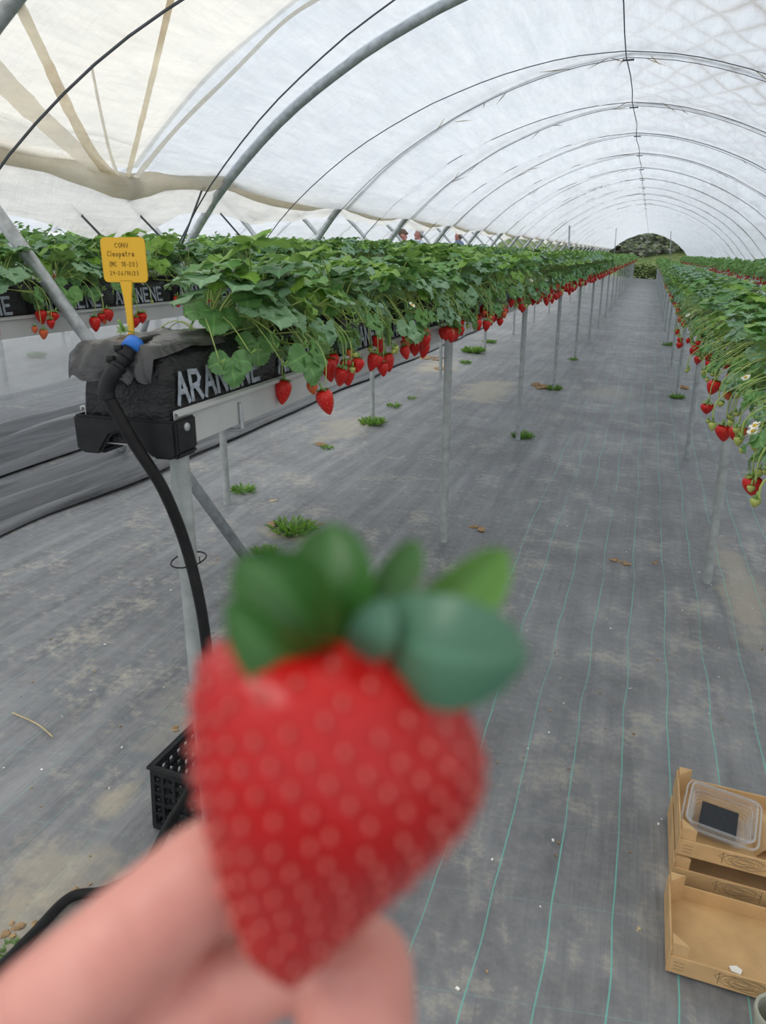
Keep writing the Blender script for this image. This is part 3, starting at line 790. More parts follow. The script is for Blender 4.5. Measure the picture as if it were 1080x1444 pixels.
r2, zb2 = gutter_row('white metal gutter behind the yellow tag, second row left of the aisle', -2.40, 1.45, 54, [(-2.27, 3.88), (-2.27, 6.55), (-2.29, 9.14)] + [(-2.29, 11.9 + 2.75 * k) for k in range(15)], -2.27)
rr1, zbr = gutter_row('metal gutter on grey posts right of the central aisle', .56, 1.18, 54, [(.435, 1.23), (.435, 3.93), (.445, 6.6), (.455, 9.6), (.455, 12.3), (.455, 15.3)] + [(.455, 18.1 + 2.8 * k) for k in range(13)], .44, dz=-.05)
rr2, zbr2 = gutter_row('metal gutter of the outer row at the right edge of the picture', 1.95, 4, 54, [(1.83, 4.4 + 2.8 * k) for k in range(17)], 1.83, dz=.10)
r3, zb3 = gutter_row('gutter of the first row beyond the left hem', -4.45, 2.6, 40, [(-4.33, 3.6 + 2.75 * k) for k in range(13)], -4.33)
r4, zb4 = gutter_row('gutter of the second row beyond the left hem', -6.17, 3, 40, [(-6.05, 6.18 + 2.75 * k) for k in range(12)], -6.05)
r5, zb5 = gutter_row('gutter of the farthest row beyond the left hem', -7.46, 3, 40, [(-7.34, 5.85 + 2.75 * k) for k in range(12)], -7.34)

# black moulded end cap of the left row: one plate with two pockets
mb = MB()
poly = [(-.124, .064), (.124, .064), (.124, -.010), (.112, -.018), (.066, -.018), (.052, -.006), (.026, .024), (.008, .032), (-.014, .032), (-.036, .024), (-.058, -.006), (-.066, -.018), (-.112, -.018), (-.124, -.010)]
mb.prism(poly, 'Y', -.072, -.058)
me_a = bevel(mb.mesh('end_cap', M_BLKP, False), .005, 2)
mb = MB()
for sx in (-1, 1):
    a, b = sorted((sx * .056, sx * .124)); mb.box(a, b, -.064, .012, -.018, -.0015)
me_b = bevel(mb.mesh('pocket', M_BLKP, False), .006, 2)
mb = MB()
for sx in (-1, 1):
    a, b = sorted((sx * .1135, sx * .124)); mb.box(a, b, -.064, .012, -.006, .064)
me_c = bevel(mb.mesh('cheek', M_BLKP, False), .004, 2)
bm = bmesh.new()
for m_ in (me_a, me_b, me_c): bm.from_mesh(m_)
me_a = bpy.data.meshes.new('end_cap'); bm.to_mesh(me_a); bm.free(); me_a.materials.append(M_BLKP)
for p_ in me_a.polygons: p_.use_smooth = True
autosmooth(me_a, 50)
eb = put(r1, 'end_cap', me_a, (-1.007, 1.392, zb1))
eb['label'] = 'black moulded end cap'
mb = MB(); mb.lathe([(.001, .006), (.006, .0055), (.009, .003), (.009, 0)], 12, Matrix.Rotation(PI / 2, 4, 'Y'))
put(r1, 'bolt', mb.mesh('bolt', M_GALV), (-.883, 1.365, zb1 + .045))

# ---- lettering strokes
GL = {'A': [[(0, 0), (.5, 1), (1, 0)], [(.2, .38), (.8, .38)]], 'R': [[(0, 0), (0, 1), (.7, .95), (.85, .72), (.65, .5), (0, .46)], [(.4, .46), (.95, 0)]],
      'N': [[(0, 0), (0, 1), (.9, 0), (.9, 1)]], 'E': [[(.85, 0), (0, 0), (0, 1), (.85, 1)], [(0, .52), (.65, .52)]],
      'C': [[(.85, .85), (.45, 1), (.08, .7), (.05, .3), (.4, 0), (.85, .1)]], 'O': [[(.5, 1), (.08, .7), (.08, .3), (.5, 0), (.9, .3), (.9, .7), (.5, 1)]],
      'V': [[(0, 1), (.45, 0), (.95, 1)]], 'l': [[(.2, 1.05), (.15, .2), (.3, 0)]], 'e': [[(.1, .3), (.8, .35), (.6, .6), (.2, .55), (.1, .2), (.4, 0), (.85, .12)]],
      'o': [[(.5, .6), (.1, .4), (.2, .05), (.6, 0), (.85, .3), (.5, .6)]], 'p': [[(.15, .6), (.15, -.45)], [(.15, .5), (.6, .6), (.8, .3), (.5, 0), (.15, .1)]],
      'a': [[(.75, .55), (.3, .6), (.1, .2), (.4, 0), (.75, .3), (.75, .6), (.9, 0)]], 't': [[(.4, 1.0), (.4, .1), (.7, 0)], [(.1, .65), (.75, .65)]],
      'r': [[(.2, .6), (.2, 0)], [(.2, .4), (.5, .62), (.85, .55)]], 'z': [[(.1, .6), (.7, .6), (.15, 0), (.9, .02)]], '(': [[(.6, 1.1), (.25, .6), (.3, .1), (.6, -.15)]], ')': [[(.3, 1.1), (.65, .6), (.6, .1), (.3, -.15)]],
      'M': [[(0, 0), (.1, 1), (.5, .35), (.9, 1), (1, 0)]], '1': [[(.2, .75), (.55, 1), (.5, 0)]], '8': [[(.5, .52), (.15, .78), (.5, 1), (.85, .78), (.5, .52), (.1, .22), (.5, 0), (.9, .25), (.5, .52)]],
      '-': [[(.1, .45), (.85, .48)]], '2': [[(.1, .8), (.5, 1), (.85, .75), (.1, 0), (.95, .03)]], '0': [[(.5, 1), (.15, .6), (.3, .05), (.75, .1), (.85, .7), (.5, 1)]],
      '4': [[(.25, 1), (.1, .4), (.9, .45)], [(.7, .85), (.65, 0)]], '6': [[(.7, 1), (.2, .5), (.2, .1), (.6, 0), (.8, .3), (.3, .45)]], '/': [[(.15, -.1), (.7, 1.05)]], '3': [[(.1, .9), (.6, 1), (.7, .7), (.35, .55), (.8, .35), (.6, 0), (.1, .08)]], ' ': []}
def strokes(mb, text, fn, x0, z0, cw, ch, thick, gap=.28, mi=0):
    """flat ribbon lettering; fn maps (x, z) on the surface to a point"""
    x = x0
    for chh in text:
        for st in GL[chh]:
            P = [(x + a * cw, z0 + b * ch) for a, b in st]
            for (a, b) in zip(P, P[1:]):
                dx, dz = b[0] - a[0], b[1] - a[1]; l = math.hypot(dx, dz) or 1
                ex, ez = dx / l * thick * .4, dz / l * thick * .4; nx, nz_ = -dz / l * thick / 2, dx / l * thick / 2
                q = [(a[0] - ex + nx, a[1] - ez + nz_), (b[0] + ex + nx, b[1] + ez + nz_), (b[0] + ex - nx, b[1] + ez - nz_), (a[0] - ex - nx, a[1] - ez - nz_)]
                mb.add([fn(*c) for c in q], [(0, 1, 2, 3)], mi)
        x += cw * ((.55 if chh in 'l()1/-' and len(text) > 7 and chh != 'N' else 1) + gap)
    return x

# ---- grow bags
def bag_x(c, lw=.104): return lw * max(0, 1 - min(1, max(0, c)) ** 3.6) ** .2
def bag_mesh(L, seed, lw=.104, blunt=False):
    mb = MB(); h = .195; NU = 28
    prof = []
    for k in range(NU + 1):
        a = PI * k / NU; cz = abs(math.sin(a)) ** .62
        prof.append((math.copysign(bag_x(cz), math.cos(a)) if k not in (0, NU) else math.copysign(lw, math.cos(a)), cz))
    def fn(u, v):
        x, c = prof[int(round(u * NU))]
        y = v * L; e1 = min(1, (1 - v) * L / .05); e0 = min(1, v * L / (.012 if blunt else .05)); e = math.sin(min(e0, e1) * PI / 2) ** .6
        lo = .82 if (blunt and v < .5) else .35
        hh = h * (lo + (1 - lo) * e) * (1 + .05 * nz(y * 4, seed))
        return (x * (.95 + .05 * e), y, .004 + c * hh + .008 * nz(x * 26, y * 12, seed) * c * c)
    mb.grid(fn, NU, 40)
    n = 41
    mb.f.append(tuple(k * n for k in range(NU + 1))); mb.m.append(0); mb.f.append(tuple(k * n + 40 for k in range(NU, -1, -1))); mb.m.append(0)
    return mb.mesh('bag', M_BAG)
BAGM = [bag_mesh(.98, 1.3), bag_mesh(.98, 4.4), bag_mesh(.98, 7.9)]
BAG1 = bag_mesh(.98, 2.2, blunt=True)
def letter_mesh(side, x0, L=.98):
    mb = MB()
    strokes(mb, 'ARANENE', lambda x, z: (side * (bag_x(z / .206) + .006), x if side > 0 else L - x, z), x0, .088, .040, .058, .0115, .36)
    return mb.mesh('lettering', M_WHITEPAINT, False, False)
LETP, LETN = [letter_mesh(1, a) for a in (.035, .51)], [letter_mesh(-1, a) for a in (.035, .51)]
def bags(xc, zb, y0, y1, side, label, group, first=None, nletter=99):
    k = 0; y = y0
    while y < y1:
        lb, gp = (first, None) if (k == 0 and first) else (label, group)
        if 1 <= k <= 4 and side: lb = ('second', 'third', 'fourth', 'fifth')[k - 1] + ' ' + label + ', counted from the camera'
        o = obj('grow_bag', BAG1 if (k == 0 and first) else BAGM[k % 3], None, (xc, y, zb + .004), label=lb, cat='grow bag', group=gp)
        if k < nletter:
            for lm_ in (LETP if side > 0 else LETN): obj('lettering', lm_, o, label='pale painted capital letters')
        y += 1.0; k += 1
bags(-1.007, zb1, 1.335, 24, 1, 'black plastic grow bag under the plants left of the aisle', 'grow bags in the gutter left of the aisle', 'black grow bag at the capped near end of left gutter', 12)
bags(-2.40, zb2, 1.55, 20, 1, 'black plastic grow bag in the second row behind the brace', 'grow bags in the second row left', None, 8)
bags(.56, zbr, 1.2, 20, -1, 'black plastic grow bag under the plants right of the aisle', 'grow bags in the gutter right of the aisle', None, 3)

# loose end flap of the first bag, hanging over the end cap
def flap():
    mb = MB()
    def fn(u, v):
        x = -.114 + .212 * u + .006 * v * (1 - 2 * u)
        hem_ = .050 + .030 * math.sin(u * PI) ** .7 + .012 * nz(u * 9, 1, 2)
        shoulder = (abs(u - .52) / .52) ** 5
        ztop = .212 - .036 * shoulder * (1 if u > .5 else .7) + .007 * nz(u * 6, v * 5, 4)
        if v < .55:
            y = .26 * (1 - v / .55) - .012 * (v / .55); z = ztop + .004
            z -= .010 * max(0, v - .3)
        else:
            q = (v - .55) / .45
            y = -.012 - .016 * math.sin(q * PI / 2) - .008 * q * math.sin(u * 9); z = ztop + .0015 - hem_ * q ** 1.3
        z += .006 * nz(u * 12 + v * 3, v * 8, 7); y += .006 * nz(u * 11, v * 6, 9) * v
        return (x, y, z)
    mb.grid(fn, 48, 24)
    t = NT('flap_film'); c = t.coord(); n = t.noise(c, 22, 5, .6)
    b = t.bsdf(Base_Color=t.ramp(t.noise(c, 11, 4), [(.35, (.022, .023, .025)), (.7, (.075, .075, .076))]), Roughness=.27, Normal=t.bump(n, .6, .012))
    return mb.mesh('flap', t.done(b))
b0 = [o for o in bpy.data.objects if o.name == 'grow_bag'][0]
fl = obj('end_flap', flap(), b0, (0, 0, 0)); fl['label'] = 'crumpled loose flap at the bag end'


# ------------------------------------------------------------------ plants in the rows
rp = random.Random(21)
bt1, bt2, btr = zb1 + .19, zb2 + .19, zbr + .165
LAB1 = 'leafy strawberry plant with hanging red fruit in the row left of the aisle'
LAB2 = 'leafy strawberry plant in the second row, behind brace and yellow tag'
LABR = 'strawberry plant with many green and red fruits in the row right of the aisle'
y = 1.63; k = 0
while y < 19.5:
    x = -1.007 + (.055 if k % 2 else -.055) + (.085 if k == 0 else .03 if k == 1 else 0)
    if y < 6.6:
        lb, gp = (LAB1, 'strawberry plants left of the aisle')
        if k == 0: lb, gp = 'first strawberry plant at the capped end, leaves over the end flap', None
        if k == 1: lb, gp = 'strawberry plant with a white flower near the capped end', None
        near_plant(x, y, bt1, 1, lb, gp, rp, (12 if k == 0 else 16) if y < 4.5 else 13, (2 if k > 1 else 0) + k % 2, k % 3 == 0, ndroop=1 if y < 2.7 else 3, fan=k < 2, xrow=-1.007)
    else: mid_plant(x, y, bt1, 1, 1.0, .85, LAB1, 'strawberry plants left of the aisle', rp)
    y += .15 if y < 6.6 else .16; k += 1
y = 1.9; k = 0
while y < 15:
    x = -2.40 + (.055 if k % 2 else -.055)
    if y < 5.6: near_plant(x, y, bt2, 1, LAB2, 'strawberry plants of the second row left', rp, 14, 2 if k % 2 else 1, False, 1.0, False, .2, 1, 1.2, xrow=-2.40)
    else: mid_plant(x, y, bt2, 1, 1.0, .85, LAB2, 'strawberry plants of the second row left', rp)
    y += .17; k += 1
y = 1.46; k = 0
while y < 15:
    x = .53 + (.055 if k % 2 else -.055)
    if y < 7: near_plant(x, y, btr, -1, LABR, 'strawberry plants right of the aisle', rp, 14, 4 if k % 2 == 0 else 3, False, 1.35, False, .72, 4, 1.25, xrow=.53, zs=.84)
    else: mid_plant(x, y, btr, -1, 1.1, .3, LABR, 'strawberry plants right of the aisle', rp, .84)
    y += .16; k += 1
far_row(-1.007, 19.4, 54, bt1, 1, .85, 'distant strawberry plants at the far end of the row left of the aisle', 5)
far_row(-2.40, 15, 54, bt2, 1, .8, 'distant strawberry plants along the second row left of the aisle', 6, 22, 4)
far_row(.55, 15, 54, btr - .03, -1, .35, 'distant strawberry plants at the far end of the row right of aisle', 7)
far_row(1.95, 4.1, 54, zbr2 + .165, -1, .8, 'strawberry plants of the outer row along the right tunnel side', 8, 40, 14)
far_row(-4.45, 2.7, 40, zb3 + .165, 1, .8, 'strawberry plants of the first row beyond the left hem', 9, 40, 3)
far_row(-6.17, 3.1, 40, zb4 + .165, 1, .8, 'strawberry plants of the second row beyond the left hem', 10, 36, 3)
far_row(-7.46, 3.1, 40, zb5 + .165, 1, .8, 'strawberry plants of the farthest row beyond the left hem', 11, 36, 3)

# the open white flower and the bud cluster by the tag
P = onX(342, 431, -.93)
fl_plant = [o for o in bpy.data.objects if o.name == 'strawberry_plant.001'][0]
f = obj('flower', FLOWER, fl_plant, P - fl_plant.location, (0, 0, 0), 1.25); f.rotation_euler = (Vector((.35, -.8, .4))).to_track_quat('Z', 'Y').to_euler(); f['label'] = 'open white flower with yellow centre'
mb = MB(); mb.tube(spline([(-.985, 1.85, bt1), (-.96, 1.80, bt1 + .06), P - Vector((0, -.006, .004))], 5), .0014, 5); mb.v = [tuple(Vector(v) - fl_plant.location) for v in mb.v]
obj('flower_stalk', mb.mesh('stalk', M_STALK), fl_plant)

P = onY(174, 466, 1.50); q_ = obj('bud', BUD, fl_plant, P - fl_plant.location, (.5, 0, 0), 1.9)
q_['label'] = 'pale green bud cluster at the tag foot'
mb = MB(); mb.tube(spline([P, P + Vector((.03, .06, -.012)), Vector((-.95, 1.66, bt1))], 5), .0014, 5); mb.v = [tuple(Vector(v) - fl_plant.location) for v in mb.v]
obj('flower_stalk', mb.mesh('stalk', M_STALK), fl_plant)
# stakes standing in the far rows
for px_, yt, X, lb in [(803, 318, -1.0, 'thin stake standing in the far part of the left row'), (866, 322, -1.02, 'thin slanting stake farther down the left row'), (946, 326, .58, 'thin stake standing far down the right row')]:
    B = onX(px_, 362, X); T = onY(px_ + (3 if px_ == 866 else 0), yt, B.y)
    mb = MB(); mb.tube([(B.x, B.y, gz(X) + 1.2), T], .012, 6)
    obj('stake', mb.mesh('stake', M_GALV), label=lb, cat='stake')

# ------------------------------------------------------------------ yellow tag
TY = 1.54
tl_, tr_, tb_ = onY(140, 335, TY), onY(203, 335, TY), onY(172, 470, TY)
ZT = tl_.z; XL, XR = tl_.x, tr_.x; wt = XR - XL; ht = wt * .82
tag_ = thing('plant_tag', 'yellow plastic plant tag with handwriting stuck in grow bag', 'tag', ((XL + XR) / 2, TY, ZT - ht))
def rr(x0, x1, z0, z1, r, n=5):
    out = []
    for cx, cz, a0 in ((x1 - r, z1 - r, 0), (x0 + r, z1 - r, 90), (x0 + r, z0 + r, 180), (x1 - r, z0 + r, 270)):
        for k in range(n + 1):
            a = math.radians(a0 + 90 * k / n); out.append((cx + r * math.cos(a), cz + r * math.sin(a)))
    return out
mb = MB(); mb.prism(rr(-wt / 2, wt / 2, 0, ht, .011), 'Y', 0, .0025)
obj('plate', bevel(mb.mesh('plate', M_YEL, False), .0008, 2), tag_)
mb = MB(); zz = -(ZT - ht - bt1 + .04)
mb.prism([(-.017, .004), (.017, .004), (.011, -.03), (.0085, -.07), (.007, zz), (-.007, zz), (-.0085, -.07), (-.011, -.03)], 'Y', -.0008, .0032)
obj('stem', bevel(mb.mesh('stem', M_YEL, False), .0008, 2), tag_)
mb = MB(); F_ = lambda x, z: (x, -.0006, z)
s_ = wt / .118
strokes(mb, 'CONV', F_, -.020 * s_, ht * .78, .0074 * s_, .0095 * s_, .0011)
strokes(mb, 'Cleopatra', F_, -.042 * s_, ht * .585, .0064 * s_, .0110 * s_, .0012, .32)
strokes(mb, '(MC 18-20)', F_, -.040 * s_, ht * .36, .0062 * s_, .0098 * s_, .0011, .42)
strokes(mb, '24-26/10/23', F_, -.040 * s_, ht * .165, .0056 * s_, .0086 * s_, .0010, .45)
obj('handwriting', mb.mesh('handwriting', M_INK, False, False), tag_, label='dark handwritten lines')

# ------------------------------------------------------------------ irrigation hose
hs = thing('irrigation_hose', 'black irrigation hose with blue ring hanging beside the end post', 'hose', (-1.07, 1.34, zb1))
HL = hs.location
def hp(mb, nm, mat, **kw):
    mb.v = [tuple(Vector(v) - HL) for v in mb.v]; return obj(nm, mb.mesh(nm, mat), hs, **kw)
P = [onY(*q) for q in [(151, 556, 1.272), (186, 620, 1.285), (230, 690, 1.315), (262, 770, 1.345), (282, 850, 1.345), (292, 920, 1.35), (295, 975, 1.355), (288, 1050, 1.36), (268, 1112, 1.37)]]
P += [onY(238, 1162, 1.385)] + [gnd(a, b) + Vector((0, 0, .014)) for a, b in ((205, 1228), (150, 1262), (100, 1272), (50, 1322), (0, 1374), (-80, 1460))]
mb = MB(); mb.tube(spline(P, 6), .0125, 12); hp(mb, 'hose', M_HOSE)
E0, E1, E2, E3 = onY(150, 548, 1.272), onY(158, 528, 1.278), onY(184, 492, 1.315), onY(196, 478, 1.345)
mb = MB(); mb.tube(spline([E0 - Vector((0, 0, .02)), E0, E1, E1 + (E2 - E1) * .35], 5), .0165, 14); hp(mb, 'elbow', M_BLKP)
mb = MB(); mb.tube([E1 + (E2 - E1) * .2, E2], .0150, 14); hp(mb, 'coupling', M_BLKP)
for q in (.30, .72):
    c = E1 + (E2 - E1) * q; d = (E2 - E1).normalized()
    mb = MB(); mb.tube([c - d * .004, c + d * .004], .0185, 14); mb.box(-.006, .006, -.006, .006, -.005, .008, 0, Matrix.Translation(c + Vector((-.008, -.008, .014)))); hp(mb, 'clamp', M_BLKP)
d = (E3 - E2).normalized()
mb = MB(); mb.tube([E2 - d * .002, E2 + d * .020], .0195, 18); b = hp(mb, 'blue_ring', M_BLUE); b['label'] = 'bright blue ring'
E4 = onX(235, 468, -.99)
mb = MB(); mb.tube(spline([E2 + d * .016, E2 + d * .035 + Vector((0, .015, -.004)), Vector((-1.0, 1.46, zb1 + .215)), Vector((-.99, 1.60, zb1 + .204)), Vector((-1.0, 1.8, zb1 + .2))], 5), .0075, 10); hp(mb, 'drip_line', M_HOSE)
mb = MB(); c0 = onY(262, 784, 1.40); tz = c0.z
mb.tube([(-.917 + .034 * math.cos(a * PI / 8), 1.383 + .050 * math.sin(a * PI / 8), tz) for a in range(17)], .0018, 5); mb.tube([(-.880, 1.37, tz), (-.876, 1.362, tz + .02)], .0013, 4); hp(mb, 'cable_tie', M_HOSE)

# ------------------------------------------------------------------ black plastic crate by the post
def black_crate():
    t = thing('plastic_crate', 'black plastic harvest crate with lattice sides behind the end post', 'crate', (-1.135, 1.438, gz(-1.135) + .002), (0, math.atan(SLOPE), math.radians(-1.5)))
    W, D, H = .36, .28, .2
    def wall(M, L, nm):
        mb = MB(); tk = .006
        mb.box(0, L, -tk, tk, H - .022, H, 0, M); mb.box(0, L, -tk, tk, 0, .018, 0, M)
        n = int(L / .034)
        for k in range(n + 1):
            x = k * L / n; b_ = .011 if k in (0, n) else .0035
            mb.box(max(0, x - b_), min(L, x + b_), -tk, tk, .018, H - .022, 0, M)
        for z in (.052, .086, .120, .152): mb.box(0, L, -tk * .8, tk * .8, z - .004, z + .004, 0, M)
        mb.box(L * .3, L * .7, -tk, tk, H - .06, H - .055, 0, M)
        return obj(nm, mb.mesh(nm, M_BLKP, False), t)
    wall(Matrix(), W, 'side_wall'); wall(Matrix.Translation((0, D, 0)), W, 'side_wall')
    R = Matrix.Rotation(PI / 2, 4, 'Z')
    wall(R, D, 'end_wall'); wall(Matrix.Translation((W, 0, 0)) @ R, D, 'end_wall')
    mb = MB()
    for k in range(9): mb.box(0, W, k * D / 8 - .004 if k else 0, min(D, k * D / 8 + .004), .002, .008)
    for k in range(11): mb.box(max(0, k * W / 10 - .004), min(W, k * W / 10 + .004), 0, D, .003, .007)
    obj('base', mb.mesh('base', M_BLKP, False), t)
    mb = MB(); mb.box(-.008, W + .008, -.010, -.004, H - .006, H); mb.box(-.008, W + .008, D + .004, D + .010, H - .006, H); mb.box(-.010, -.004, -.008, D + .008, H - .006, H); mb.box(W + .004, W + .010, -.008, D + .008, H - .006, H)
    obj('rim', mb.mesh('rim', M_BLKP, False), t)
black_crate()

# ------------------------------------------------------------------ wooden crates
def wood_crate(loc, rot, label):
    t = thing('wooden_crate', label, 'crate', loc, (0, math.atan(SLOPE), rot))
    W, D, ph, sh = .46, .27, .085, .048
    def part(nm, *b_):
        mb = MB(); mb.box(*b_); return obj(nm, bevel(mb.mesh(nm, M_WOOD, False), .001, 1), t)
    part('bottom_board', .002, W - .002, .002, D - .002, .006, .010)
    fs = part('side_slat', 0, W, 0, .005, .004, .004 + sh)
    part('side_slat', 0, W, D - .005, D, .004, .004 + sh)
    part('end_board', -.004, 0, 0, D, .004, .072); part('end_board', W, W + .004, 0, D, .004, .072)
    for (cx, cy, sx, sy) in ((0, .005, 1, 1), (W, .005, -1, 1), (0, D - .005, 1, -1), (W, D - .005, -1, -1)):
        mb = MB(); mb.prism([(cx, cy), (cx + sx * .036, cy), (cx, cy + sy * .036)], 'Z', .010, ph)
        obj('corner_post', mb.mesh('corner', M_WOOD, False), t)
    mb = MB(); rnd = random.Random(5)
    fz = lambda x, z: (x, -.0006, z)
    for q in range(5):
        pts = [(.155 + (.018 + .010 * q) * math.cos(a * .5) * (1 + .12 * rnd.uniform(-1, 1)), .030 + (.004 + .0032 * q) * math.sin(a * .5) * (1 + .3 * rnd.uniform(-1, 1))) for a in range(13)]
        for a, b_ in zip(pts, pts[1:]):
            dx, dz = b_[0] - a[0], b_[1] - a[1]; l = math.hypot(dx, dz) + 1e-6; nx, nz_ = -dz / l * .0005, dx / l * .0005
            mb.add([fz(a[0] + nx, a[1] + nz_), fz(b_[0] + nx, b_[1] + nz_), fz(b_[0] - nx, b_[1] - nz_), fz(a[0] - nx, a[1] - nz_)], [(0, 1, 2, 3)])
    for q in range(4):
        for z in (.016, .026, .036): 
            x = .010 + q * .006; mb.add([fz(x, z), fz(x + .004, z + .001), fz(x + .004, z + .0025), fz(x, z + .0015)], [(0, 1, 2, 3)])
    for x in (.105, .212): mb.add([fz(x, .012), fz(x + .0012, .012), fz(x + .0012, .046), fz(x, .046)], [(0, 1, 2, 3)])
    obj('print', mb.mesh('print', M_PRINT, False, False), fs)
    return t
C0 = gnd(940, 1372)
cz = gz(C0.x) + .002
wood_crate((C0.x, C0.y, cz), 0, 'empty shallow wooden crate lying in front of the stack').scale = (1, .86, 1)
wood_crate((C0.x + .014, C0.y + .285, cz), 0, 'lower wooden crate of the stack of two')
wood_crate((C0.x + .020, C0.y + .292, cz + .0855), 0, 'upper wooden crate holding the clear plastic box')
# clear punnet
def punnet():
    t = thing('plastic_punnet', 'clear plastic fruit box with a dark pad in the upper crate', 'box', (C0.x + .128, C0.y + .425, cz + .098), (math.radians(3), math.radians(4.5), math.radians(-9)))
    def shell(w0, d0, w1, d1, z0, z1, r):
        mb = MB(); A = rr(-w0, w0, -d0, d0, r); B = rr(-w1, w1, -d1, d1, r); n = len(A)
        mb.add([(x, y, z0) for x, y in A] + [(x, y, z1) for x, y in B], [tuple(range(n))] + [(i, (i + 1) % n, n + (i + 1) % n, n + i) for i in range(n)])
        return mb
    obj('tray', autosmooth(shell(.066, .046, .082, .060, 0, .052, .016).mesh('tray', M_CLEAR, True)), t)
    def rim(w0, d0, z, r, rad, nm):
        A = rr(-w0, w0, -d0, d0, r); mb = MB(); mb.tube([(x, y, z) for x, y in A + A[:1]], rad, 6, 0, False); return obj(nm, mb.mesh(nm, M_CLEAR), t)
    rim(.084, .062, .053, .018, .0030, 'rim'); rim(.095, .072, .044, .022, .0030, 'lid_rim')
    for k in range(4): rim(.0665 + .003 * k, .0465 + .003 * k, .010 + .009 * k, .016, .0011, 'rib')
    mb = MB(); mb.box(-.050, .044, -.042, .042, .016, .019); obj('pad', mb.mesh('pad', M_PAD, False), t, label='dark absorbent pad')
    t.scale = (1, 1.32, 1)
punnet()
# kraft paper piece beside the punnet, chip of wood in the front crate, pot at the corner
mb = MB(); mb.grid(lambda u, v: (-.03 + .06 * u, -.07 + .14 * v, .03 * math.sin(u * 3) + .006 * nz(u * 4, v * 5, 1)), 8, 10)
obj('paper_scrap', mb.mesh('paper', M_WOOD), loc=(C0.x + .245, C0.y + .42, cz + .088), label='brown paper scrap beside the clear box in the crate', cat='paper')
mb = MB(); mb.add([(0, 0, 0), (.02, -.004, .002), (.024, .010, .001), (.012, .018, .003), (-.004, .012, .001)], [(0, 1, 2, 3, 4)])
mb2 = MB(); mb2.prism([(0, 0), (.02, -.004), (.024, .010), (.012, .018), (-.004, .012)], 'Z', 0, .003)
obj('petal_scrap', mb2.mesh('scrap', M_PETAL, False), loc=(C0.x + .14, C0.y + .045, cz + .0035), label='small white scrap on the floor of the front crate', cat='scrap')
Pc = gnd(1088, 1475)
mb = MB(); mb.lathe([(.001, .004), (.034, .004), (.040, .09), (.046, .092), (.047, .082), (.044, .08), (.037, 0), (.001, 0)], 24)
obj('plant_pot', autosmooth(mb.mesh('pot', M_CUP)), loc=(Pc.x, Pc.y, gz(Pc.x) + .003), label='small grey green pot at the bottom right corner', cat='pot')

# ------------------------------------------------------------------ weeds, clods, specks
def weed(px_, py_, s, label, dens=46, grp=None):
    P = gnd(px_, py_); rnd = random.Random(px_ * 7 + py_); mb = MB()
    for k in range(dens * 2):
        a = rnd.uniform(0, 6.28); r = s * math.sqrt(rnd.random()) * .5; l = s * rnd.uniform(.22, .5); up = rnd.uniform(.35, 1.45)
        d = Vector((math.cos(a), math.sin(a), 0)); b_ = d * r * .8; q = Vector((-d.y, d.x, 0)) * s * .05
        m_ = b_ + d * l * .4 * math.cos(up) + Vector((0, 0, l * .6 * math.sin(up))); e = b_ + d * l * math.cos(up) + Vector((0, 0, l * .75 * math.sin(up)))
        mb.add([b_, m_ + q, e, m_ - q], [(0, 1, 2), (0, 2, 3)], rnd.choice((0, 0, 1)), [(0, 0), (.5, 1), (1, 0), (.5, -1)])
    obj('weed', mb.mesh('weed', [M_LEAFF, M_LEAFY], True, False), loc=(P.x, P.y, ground_z(P.x, P.y) - .004), label=label, cat='weed', group=grp)
weed(344, 692, .14, 'small green weed at the foot of the second-row post')
weed(525, 598, .20, 'dense round green weed under the red berries left of aisle', 90)
weed(463, 632, .10, 'sparse weed left of the dense round one', 26)
weed(413, 748, .22, 'grassy weed on dark soil just above the held strawberry', 60)
weed(374, 778, .12, 'grassy weed at the foot of the slanting brace')
weed(556, 574, .14, 'flat weed right behind the dense round one', 30)
weed(580, 562, .10, 'tiny weed between dense round weed and far ones', 20)
weed(667, 497, .30, 'wide leafy weed patch under the left row, farther back', 110)
weed(690, 483, .2, 'small leafy weed behind the wide patch')
weed(656, 512, .15, 'small weed in front of the wide patch')
weed(738, 616, .17, 'weed around the second post left of the aisle', 60)
weed(781, 549, .18, 'weed around the third post left of the aisle', 50)
weed(809, 508, .16, 'low weed at the fourth post left of the aisle', 20)
weed(955, 561, .17, 'weed at the third post right of the aisle', 44)
weed(943, 487, .22, 'weed at a far post right of the aisle', 40)
weed(52, 503, .2, 'lone weed on bare ground beyond the second row', 50)
weed(12, 1342, .055, 'small leafy weed at the left edge near the bottom', 30)
weed(245, 540, .12, 'weed hidden low behind the capped bag end', 30)
